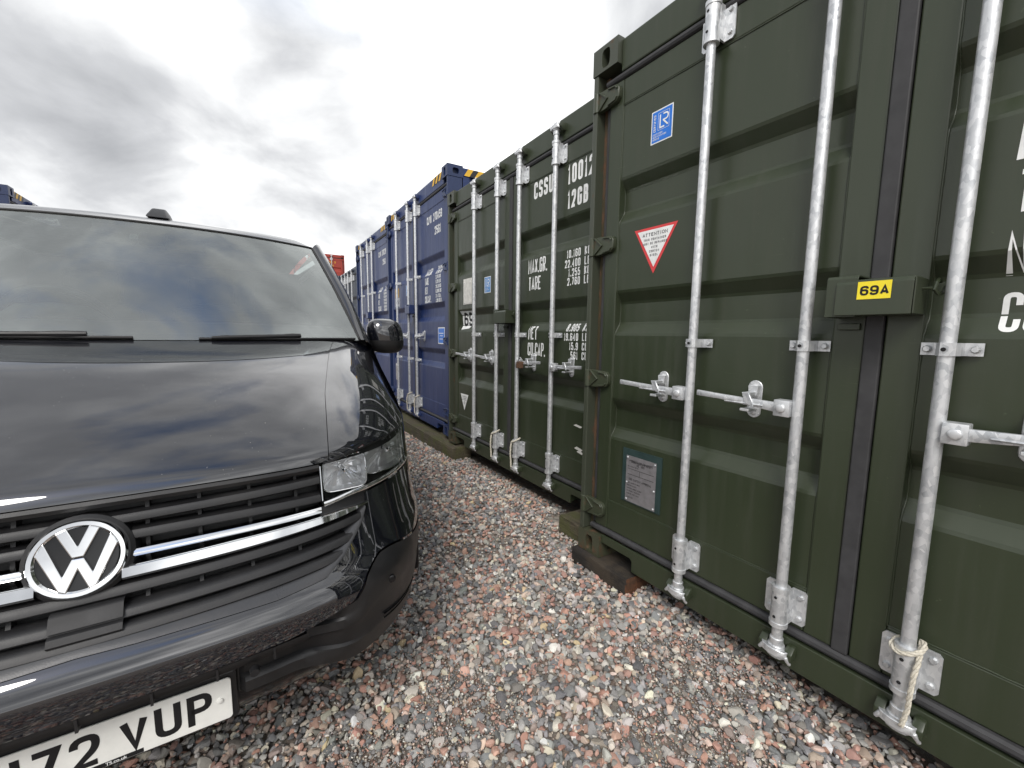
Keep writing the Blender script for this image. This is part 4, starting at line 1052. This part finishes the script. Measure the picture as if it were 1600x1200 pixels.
# grille
gh = np.array([.66, .69, .72, .75, .78, .81, .8145, .84, .87, .90, .93, .956]); gw = np.where(gh < .812, np.interp(gh, [.66, .70, .75, .81], [.50, .56, .61, .63]), .504)
gb = vpart('grille', front(np.linspace(-1, 1, 61)[None]*gw[:, None], gh[:, None], -.055), 'plastic_dark', solid=0)
def slat(h0, h1, v0, v1, prof, mat, name, n=61, gap=.0):
    """bar following the nose; prof: list of (offset forward, dh)"""
    out = []
    for a, b in ((v0, v1),):
        V = np.linspace(a, b, n); hh = h0+(h1-h0)*(np.abs(V)/.62)**2
        A = np.stack([front(V, hh+dh, off) for off, dh in prof+[prof[0]]]); out.append(A)
    mb = MB()
    for A in out:
        mb.grid(A)
        k_ = A.shape[0]-1
        for j in (0, -1): mb.add(A[:-1, j], [tuple(range(k_))])
    o = part(name, mb, mat, gb, True); return o
SP = [(-.035, .012), (.0, .0095), (.004, .004), (.003, -.0075), (-.002, -.0115), (-.035, -.006)]
slat(.946, .944, -.506, .506, [(-.03, .010), (.002, .008), (.004, 0), (-.002, -.010), (-.03, -.010)], 'plastic', 'grille_slat')
slat(.904, .911, -.505, .505, SP, 'plastic', 'grille_slat'); slat(.866, .855, -.504, .504, SP, 'plastic', 'grille_slat')
for hh, h2, vm in ((.755, .774, .620), (.712, .733, .590), (.681, .704, .550)): slat(hh, h2, -vm, vm, SP, 'plastic', 'grille_slat')
for sg in (1, -1):
    slat(.827, .827, *sorted((sg*.078, sg*.503)), [(-.02, .0075), (.004, .0075), (.007, .004), (.007, -.004), (.004, -.0075), (-.02, -.0075)], 'chrome', 'chrome_strip')
    # broad chrome bar tapering towards the lamps
    V = sg*np.linspace(.070, .650, 61); tw = np.interp(np.abs(V), [0, .30, .56, .65], [.0140, .0150, .0110, .002]); hc_ = .7905+.016*(np.abs(V)/.65)**2
    A_ = np.stack([front(V, hc_+tw*a, o) for o, a in ((-.02, 1), (.005, 1), (.011, .75), (.011, -.55), (.004, -1), (-.02, -1), (-.02, 1))])
    part('chrome_bar', MB().grid(A_), 'chrome', gb, True)
    V = sg*np.linspace(.50, .655, 16); part('lamp_trim', MB().grid(np.stack([front(V, .80+0*V, -.004), front(V, head_low(V)+.004, -.004)])), 'plastic', gb, 'all')
for v in (.112, .215, .325, .44):
    for sg in (1, -1):
        c = front(sg*v, .89, 0); mb = MB()
        A_ = np.stack([front(np.array([sg*v-.004, sg*v+.004]), h, -.022) for h in np.linspace(.67, .948, 20)]); mb.grid(A_)
        A_ = np.stack([front(np.array([sg*v-.004, sg*v-.004]), h, np.array([-.022, -.05])) for h in np.linspace(.67, .948, 20)]); mb.grid(A_)
        A_ = np.stack([front(np.array([sg*v+.004, sg*v+.004]), h, np.array([-.022, -.05])) for h in np.linspace(.67, .948, 20)]); mb.grid(A_)
        part('grille_divider', mb, 'plastic_dark', gb)
mb = MB()
A_ = np.stack([front(np.linspace(-.046, .074, 9), h, o) for h, o in ((.742, -.02), (.740, .006), (.736, .010), (.711, .012), (.708, .004), (.705, .004), (.702, .012), (.690, .012), (.686, .008), (.684, -.02))])
part('radar_cover', mb.grid(A_), 'plastic_dark', gb, True)
# badge
bc = (0, .054, .841); tilt = R(18)
bd = empty('badge'); bd.parent = van; bd.location = tuple(bc); bd.rotation_euler = (R(90)-tilt, 0, 0)     # local x right, y up, z towards the viewer
mb = MB(); mb.tube([(0, 0, -.045), (0, 0, -.006), (0, 0, .000)], [.098, .094, .086], 48); part('badge_surround', mb, 'plastic', bd, True)
mb = MB(); mb.tube([(0, 0, -.004), (0, 0, .006)], .079, 48); part('badge_disc', mb, 'gloss_black', bd, True)
mb = MB(); A_ = []
for a in np.linspace(0, 2*math.pi, 65):
    A_.append([(r*math.cos(a), r*math.sin(a), z) for r, z in ((.0830, .0), (.0825, .010), (.079, .0150), (.0715, .0150), (.0675, .011), (.0670, .004))])
part('badge_ring', mb.grid(A_), 'chrome', bd, True, weld=True)
def badge_letter(half):
    poly = [(-x, y) for x, y in half]+[(x, y) for x, y in reversed(half)]
    poly = [p_ for i, p_ in enumerate(poly) if i == 0 or p_ != poly[i-1]]
    mb = MB().prism(poly, 'z', .004, .0145); return part('badge_letter', mb, 'chrome', bd, False, .0022, 2)
badge_letter([(0, .026), (.0185, .0690), (.0370, .0605), (.0100, .0030)][::-1])
badge_letter([(.0100, .0005), (.0245, -.0330), (.0540, .0460), (.0665, .0200), (.0310, -.0625), (.0185, -.0690), (0, -.0240)])
# headlights
for sg in (1, -1):
    hl = empty('headlight'); hl.parent = van
    Vh = np.linspace(.508, .927, 31); q = np.linspace(0, 1, 9)[:, None]
    lo2, hi2 = head_low(Vh)+.008, head_top(Vh)-.005
    Hh = lo2[None]+(hi2-lo2)[None]*q
    vpart('lens', front(sg*Vh[None]+0*q, Hh, .002), 'lens', hl, solid=0)
    # housing set back behind the lens
    back = front(sg*Vh[None]+0*q, Hh, -.20); back[..., 0] *= .985
    vpart('housing', back, 'satin', hl, solid=0)
    for rowi in (0, -1):
        e0 = front(sg*Vh, Hh[rowi], -.001); e1 = back[rowi]; vpart('housing', np.stack([e0, e1]), 'plastic_dark', hl, solid=0)
    for ci in (0, -1):
        e0 = front(sg*Vh[ci], Hh[:, ci], -.001); vpart('housing', np.stack([e0, back[:, ci]]), 'plastic_dark', hl, solid=0)
    # two reflector bowls
    for (va, vb_, hb0, hb1, nm) in ((.518, .657, .852, .958, 'reflector'), (.664, .880, .852, .976, 'reflector')):
        cv, ch_ = (va+vb_)/2, (hb0+hb1)/2; ru, rh = (vb_-va)/2, (hb1-hb0)/2; n = 56; A_ = []; fl = float(front(sg*cv, ch_, -.018)[1])
        for rr, dep in ((1, .004), (.97, .012), (.86, .030), (.70, .046), (.50, .060), (.30, .070), (.12, .076)):
            row = []
            for ai, a in enumerate(np.linspace(0, 2*math.pi, n+1)):
                e = .36; x = math.copysign(abs(math.cos(a))**e, math.cos(a))*ru*rr; z = math.copysign(abs(math.sin(a))**e, math.sin(a))*rh*rr
                f_ = front(sg*(cv+x), ch_+z, -.006); k_ = .005*((ai//2) % 2)*(.2 < rr < .95)
                mixw = .75 if va < .6 else .55
                row.append((f_[0], max((1-mixw)*f_[1]+mixw*fl*1.0, f_[1])*1.0+dep+k_, f_[2]))
            A_.append(row)
        vpart(nm, np.array(A_), 'reflector', hl, smooth=False, solid=0)
        rim_ = [tuple(np.array(A_[0][i_])+np.array([0, -.002, 0])) for i_ in range(0, n+1)]
        part('reflector_bezel', MB().tube(rim_, .0022, 6, False), 'chrome', hl, True)
        c = front(sg*cv, ch_, -.055); part('bulb', MB().tube([c+np.array([0, .03, 0]), c, c+np.array([0, -.018, 0]), c+np.array([0, -.024, 0])], [.011, .011, .009, .003], 12), 'chrome', hl, True)
    # chrome light strip along the bottom and the outer edge
    Vs = np.linspace(.512, .926, 31)
    A_ = np.stack([front(sg*Vs, head_low(Vs)+dh, o) for dh, o in ((.004, -.006), (.006, .007), (.014, .008), (.018, -.002))]); part('chrome_strip', MB().grid(A_), 'chrome', hl, 'all')
    c = front(sg*np.full(8, .509), np.linspace(.85, .948, 8), .003); part('lamp_edge', MB().tube(c, .0025, 6), 'chrome', hl, True)
    # satin cheek between lamp and wing tip
    c = front(sg*np.linspace(.52, .92, 16), head_top(np.linspace(.52, .92, 16))-.004, .001); part('lamp_seal', MB().tube(c, .003, 6), 'plastic_dark', hl, True)
# ---- sides
def side_row_front(h):
    """front end (w) of the flank at height h"""
    if h <= .957: return float(w0(h)+G(.931))
    t = np.interp(h, BH, BT); return float(bon(.931, t)[1])
LEN = 4.72
for sg in (1, -1):
    hs = np.concatenate([np.linspace(.33, .957, 22), np.linspace(.985, 1.268, 12)]); wsq = np.linspace(0, 1, 90)
    A_ = np.zeros((len(hs), len(wsq), 3))
    for i, h in enumerate(hs):
        wf = side_row_front(h); w = wf+(LEN-wf)*wsq
        v = .931+.021*(1-np.exp(-(w-wf)/.22))-.012*np.clip((h-1.0)/.3, 0, 1)*np.clip((w-wf)/.5, 0, 1)-.010*np.clip((.5-h)/.2, 0, 1)
        A_[i] = np.stack([sg*v, w, 0*w+h], -1)
    # wheel arches
    flat = A_.reshape(-1, 3); F = []; n_ = len(wsq); inside = np.zeros(len(flat), bool)
    for wc in (.91, 3.91):
        d = np.hypot(flat[:, 1]-wc, flat[:, 2]-.34); inside |= d < .37
    keep = []
    for i in range(len(hs)-1):
        for j in range(n_-1):
            idx = (i*n_+j, i*n_+j+1, (i+1)*n_+j+1, (i+1)*n_+j)
            if not all(inside[list(idx)]): keep.append(idx)
    used = sorted(set(sum(keep, ())))
    for k_ in used:
        if inside[k_]:
            for wc in (.91, 3.91):
                d = np.hypot(flat[k_, 1]-wc, flat[k_, 2]-.34)
                if d < .37: s_ = .37/max(d, 1e-3); flat[k_, 1] = wc+(flat[k_, 1]-wc)*s_; flat[k_, 2] = max(.33, .34+(flat[k_, 2]-.34)*s_)
    mp_ = {k_: i for i, k_ in enumerate(used)}
    o = part('side_panel', MB().add(flat[used], [tuple(mp_[q] for q in f) for f in keep]), 'paint', van, 'all', fix=False)
    if (o.data.polygons[0].normal.x > 0) != (sg > 0): o.data.flip_normals()
    # door lines, handle
    for w in (1.22, 2.28, 3.42):
        part('door_gap', MB().box(*sorted((sg*.950, sg*.9545)), w-.003, w+.003, .42, 1.26), 'hole', van)
    part('door_handle', MB().box(*sorted((sg*.950, sg*.985)), 2.02, 2.20, 1.03, 1.06), 'paint', van, bevel=.008)
    for wc in (.91, 3.91):
        mb = MB(); A_ = []
        for a in np.linspace(-.15, math.pi+.15, 33): A_.append([(sg*x, wc+r*math.cos(a), .34+r*math.sin(a)) for x, r in ((.935, .37), (.953, .375), (.953, .392), (.945, .398))])
        part('arch_trim', mb.grid(A_), 'plastic', van, True)
        wh = empty('wheel'); wh.parent = van; wh.location = (sg*.80, wc, .335)
        mb = MB(); A_ = []
        for a in np.linspace(0, 2*math.pi, 49): A_.append([(x, r*math.cos(a), r*math.sin(a)) for x, r in ((-.11, .22), (-.11, .31), (-.09, .330), (.09, .330), (.11, .31), (.11, .22))])
        part('tyre', mb.grid(A_), 'tyre', wh, True)
        mb = MB(); mb.tube([(sg*.02, 0, 0), (sg*.09, 0, 0)], [.225, .215], 32)
        for k_ in range(5):
            a = k_*2*math.pi/5; mb.prism([(-.03+.0, .05), (.03, .05), (.022, .20), (-.022, .20)], 'x', *sorted((sg*.085, sg*.105))); n_v = len(mb.v)
            for q in range(n_v-8, n_v): x, y, z = mb.v[q]; mb.v[q] = (x, y*math.cos(a)-z*math.sin(a), y*math.sin(a)+z*math.cos(a))
        part('rim', mb, 'rim', wh, True)
part('underbody', MB().box(-.88, .88, .42, LEN-.05, .33, .36), 'plastic_dark', van)
part('underbody', MB().box(-.60, .60, .10, .42, .33, .36), 'plastic_dark', van)
for sg in (1, -1): part('wheel_well', MB().box(*sorted((sg*.60, sg*.62)), .45, 1.25, .3, .85), 'plastic_dark', van)
# ---- greenhouse
def ws_pt(u, q, off=0):
    """windscreen: u -1..1 across, q 0..1 up"""
    u, q = np.broadcast_arrays(np.asarray(u, float), np.asarray(q, float))
    vb_ = .835*u; vt = .690*u; wb = .905+.105*(np.abs(u)**2.2); wt = 1.365+.115*(np.abs(u)**2.4)
    v = vb_+(vt-vb_)*q; bow = .020*4*q*(1-q)
    return np.stack([v, wb+(wt-wb)*q-bow*.6-off*.6, 1.313+(1.838-.012*np.abs(u)**2-1.313)*q+bow*.5+off*.8], -1)
Uq = np.linspace(-1, 1, 41); Qq = np.linspace(0, 1, 21)
vpart('windscreen', ws_pt(Uq[None], Qq[:, None]), 'glass', solid=0)
# dark ceramic border printed on the glass edge
for ua, qa in ((np.linspace(-1, 1, 41), (.955, 1.0)), (np.linspace(-1, 1, 41), (0, .045)), (np.array((-1, -.955)), np.linspace(.046, .954, 15)), (np.array((.955, 1)), np.linspace(.046, .954, 15))):
    part('glass_border', MB().grid(ws_pt(ua[None], np.array(qa)[:, None], -.004)), 'plastic_dark', van, 'all')
part('windscreen_seal', MB().tube(ws_pt(np.linspace(-1, 1, 60), 1.0, .001), .0055, 8), 'plastic_dark', van, 'all')
for sg in (1, -1):
    part('windscreen_seal', MB().tube(ws_pt(sg, np.linspace(0, 1, 30), .001), .0055, 8), 'plastic_dark', van, 'all')
    q = np.linspace(0, 1, 25)
    e0 = ws_pt(sg*1.006, q, .004)
    e3 = np.stack([sg*interp(q, [0, .4, 1], [.912, .845, .735]), interp(q, [0, .4, 1], [1.10, 1.245, 1.56]), interp(q, [0, .4, 1], [1.262, 1.520, 1.862])], -1)
    mid1 = e0*.62+e3*.38+np.array([sg*.010, -.022, .012]); mid2 = e0*.25+e3*.75+np.array([sg*.012, -.014, .006])
    vpart('windscreen_pillar', np.stack([e0, e0*.85+e3*.15+np.array([sg*.003, -.012, .008]), mid1, mid2, e3]), 'paint')
    # filler between wing, pillar foot and cowl
    t = np.linspace(.70, 1, 12)
    # upper flank: window band from belt to roof edge
    wA = np.linspace(0, 1, 60)
    rowsS = []
    for qq in np.linspace(0, 1, 14):
        h = 1.266+(1.862-1.266)*qq; v = np.interp(qq, [0, .4, 1], [.940, .868, .745])-.004*math.sin(math.pi*qq); wf = np.interp(qq, [0, .4, 1], [1.10, 1.245, 1.56]); w = wf+(LEN-.06-wf)*wA
        rowsS.append(np.stack([sg*(v-(.028*(1-qq))*np.exp(-(w-wf)/.10)), w, 0*w+h], -1))
    rowsS = np.array(rowsS); vpart('body_side', rowsS, 'paint')
    # side glass, set just outside the painted band
    for (w1, w2, q1, q2) in ((1.42, 2.22, .10, .86), (2.34, 3.36, .10, .86), (3.48, 4.5, .10, .86)):
        A_ = []
        for qq in np.linspace(q1, q2, 8):
            h = 1.266+(1.862-1.266)*qq; v = np.interp(qq, [0, .4, 1], [.940, .868, .745])+.004; sh = .16*(qq-.1) if w1 < 1.5 else 0
            A_.append([(sg*v, w, h) for w in np.linspace(w1+sh, w2, 8)])
        vpart('side_window', np.array(A_), 'gloss_black', van, solid=0)
# roof
rw = np.concatenate([np.linspace(0, .2, 10), np.linspace(.25, 1, 16)]); uu = np.linspace(-1, 1, 41); A_ = []
for q in rw:
    t_ = q*(LEN-.1-1.365); row = []
    for u in uu:
        e = ws_pt(u*1.0, 1.0, .004); hgt = interp(t_, [0, .05, .18, .38, .75, 1.25, 3.0, 3.4], [0, .022, .058, .096, .128, .143, .138, .09]); vv = .690+.055*min(1, t_/.18)
        edge = max(0, abs(u)-.80)/.20; drop = .012*u*u+.10*edge**2*min(1, t_/.3+.15)*(.55)
        row.append((u*vv, e[1]+t_, 1.838+float(hgt)-drop))
    A_.append(row)
vpart('roof', np.array(A_), 'paint')
part('roof_lining', MB().box(-.66, .66, 1.62, LEN-.2, 1.80, 1.82), 'headliner', van)
part('rear_panel', MB().box(-.93, .93, LEN-.03, LEN, .4, 1.27), 'paint', van, bevel=.03)
part('tailgate_glass', MB().prism([(-.92, 1.272), (.92, 1.272), (.74, 1.90), (-.74, 1.90)], 'y', LEN-.06, LEN-.04), 'gloss_black', van)
# aerial
mb = MB(); A_ = []
for w, hw, hh in ((1.62, .003, .0), (1.635, .034, .0), (1.64, .040, .0)): pass
base = [(1.66, .046), (1.90, .046)]
rz = 1.921
mb.add([(-.050, 1.60, rz-.006), (.050, 1.60, rz-.006), (.046, 1.86, rz+.020), (-.046, 1.86, rz+.020), (-.030, 1.70, rz+.060), (.030, 1.70, rz+.060), (.028, 1.84, rz+.070), (-.028, 1.84, rz+.070)],
       [(0, 1, 5, 4), (1, 2, 6, 5), (2, 3, 7, 6), (3, 0, 4, 7), (4, 5, 6, 7), (3, 2, 1, 0)])
part('roof_aerial', mb, 'plastic', van, True, .012, 3)
# cowl and wipers
A_ = np.stack([bon(np.linspace(-.70, .70, 41), 1.0, .006)+np.array([0, -.002, 0]), ws_pt(np.linspace(-.84, .84, 41), 0, 0)+np.array([0, .004, -.004])])
part('cowl', MB().grid(A_), 'plastic', van, 'all')
part('cowl_channel', MB().grid(np.stack([bon(np.linspace(-.9, .9, 41), .97, .030), ws_pt(np.linspace(-1.05, 1.05, 41), 0.04, -.03)])), 'plastic_dark', van, 'all')
def wiper2(u0, u1, q0, q1, arm):
    wp = empty('wiper'); wp.parent = van
    part('wiper_blade', MB().tube(ws_pt(np.linspace(u0, u1, 20), np.linspace(q0, q1, 20), .007), .0058, 8), 'plastic_dark', wp, True)
    mb = MB(); P_ = ws_pt(np.linspace(arm[0], arm[1], 10), np.linspace(arm[2], arm[3], 10), .016)
    mb.tube(P_, [.006]+[.0085]*3+[.0085]*4+[.011, .009], 8); part('wiper_arm', mb, 'plastic', wp, True)
wiper2(-.98, -.02, .004, .006, (-.80, -.17, .004, .016))
wiper2(.22, .97, .000, .004, (.27, .67, -.004, .016))
# mirrors
for sg in (1, -1):
    wm = empty('wing_mirror'); wm.parent = van; wm.location = (sg*1.022, 1.215, 1.335)
    def pod(z0, z1, nm, mat, gr=1.0):
        A_ = []
        for a in np.linspace(z0, z1, 14):
            row = []
            for b in np.linspace(0, 2*math.pi, 33):
                ce = lambda x, e: math.copysign(abs(x)**e, x)
                x = .098*gr*ce(math.cos(a), .62)*ce(math.cos(b), .7); y = .085*gr*ce(math.cos(a), .62)*ce(math.sin(b), .9); z = .098*gr*ce(math.sin(a), .75)
                if y > .045: y = .045
                row.append((sg*(x-.012*z/.1), y, z))
            A_.append(row)
        return vpart(nm, np.array(A_), mat, wm, solid=0, flip=False)
    pod(-.15, math.pi/2, 'mirror_shell', 'paint'); pod(-math.pi/2, -.15, 'mirror_base', 'plastic')
    part('mirror_glass', MB().box(-.075, .075, .046, .050, -.07, .07), 'chrome', wm, bevel=.004)
    part('mirror_arm', MB().tube([(-sg*.04, .02, -.055), (-sg*.09, .05, -.066), (-sg*.125, .075, -.07)], [.034, .028, .034], 12), 'plastic', wm, True)
    part('quarter_panel', MB().add([(-sg*.125, -.03, -.066), (-sg*.160, .19, .10), (-sg*.105, .19, -.066)], [(0, 1, 2)]), 'plastic', wm)
# ---- cabin
A_ = []
for w, h in ((.93, 1.285), (1.02, 1.330), (1.25, 1.385), (1.42, 1.395), (1.50, 1.36), (1.53, 1.20), (1.53, .7)): A_.append([(v, w+.05*abs(v)**2, h-.02*abs(v)**3) for v in np.linspace(-.80, .80, 31)])
part('dashboard', MB().grid(A_), 'dash', van, True)
part('instrument_hood', MB().tube([(-.50, 1.36, 1.375), (-.44, 1.36, 1.425), (-.34, 1.36, 1.435), (-.24, 1.36, 1.425), (-.18, 1.36, 1.375)], .028, 10), 'dash', van, 'all')
sw = empty('steering_wheel'); sw.parent = van; sw.location = (-.40, 1.66, 1.37); sw.rotation_euler = (R(-62), 0, 0)
part('rim', MB().tube([(.19*math.cos(a), .19*math.sin(a), 0) for a in np.linspace(0, 2*math.pi, 41)], .016, 10, False), 'plastic', sw, 'all')
part('hub', MB().tube([(0, 0, -.05), (0, 0, .015)], [.05, .075], 20), 'plastic', sw, True)
part('spoke', MB().box(-.18, .18, -.02, .02, -.01, .008), 'plastic', sw)
for vx in (-.40, .18, .55):
    se = empty('seat'); se.parent = van; se.location = (vx, 2.1, 0)
    part('cushion', MB().box(-.22, .22, -.35, .12, .78, .95), 'cloth', se, bevel=.05)
    part('backrest', MB().box(-.22, .22, .12, .26, .90, 1.50), 'cloth', se, bevel=.05)
    part('headrest', MB().box(-.13, .13, .15, .24, 1.52, 1.70), 'cloth', se, bevel=.04)
part('bulkhead', MB().box(-.86, .86, 2.45, 2.47, .4, 1.255), 'cloth', van)
part('bulkhead', MB().box(-.72, .72, 2.45, 2.47, 1.26, 1.79), 'cloth', van)
part('cabin_floor', MB().box(-.86, .86, 1.0, 2.45, .62, .66), 'cloth', van)
part('rear_view_mirror', MB().box(-.03, .20, 1.46, 1.48, 1.74, 1.80), 'plastic', van, bevel=.01)
part('sensor_housing', MB().prism([(-.05, 1.795), (.06, 1.795), (.05, 1.735), (-.04, 1.735)], 'y', 1.345, 1.40), 'plastic', van, bevel=.006)
part('sun_visor', MB().box(-.66, -.10, 1.50, 1.62, 1.765, 1.79), 'headliner', van, bevel=.008)
part('tax_sticker', MB().grid(ws_pt(np.linspace(-.085, -.045, 3)[None], np.linspace(.82, .87, 3)[:, None], -.004)), 'offwhite', van)
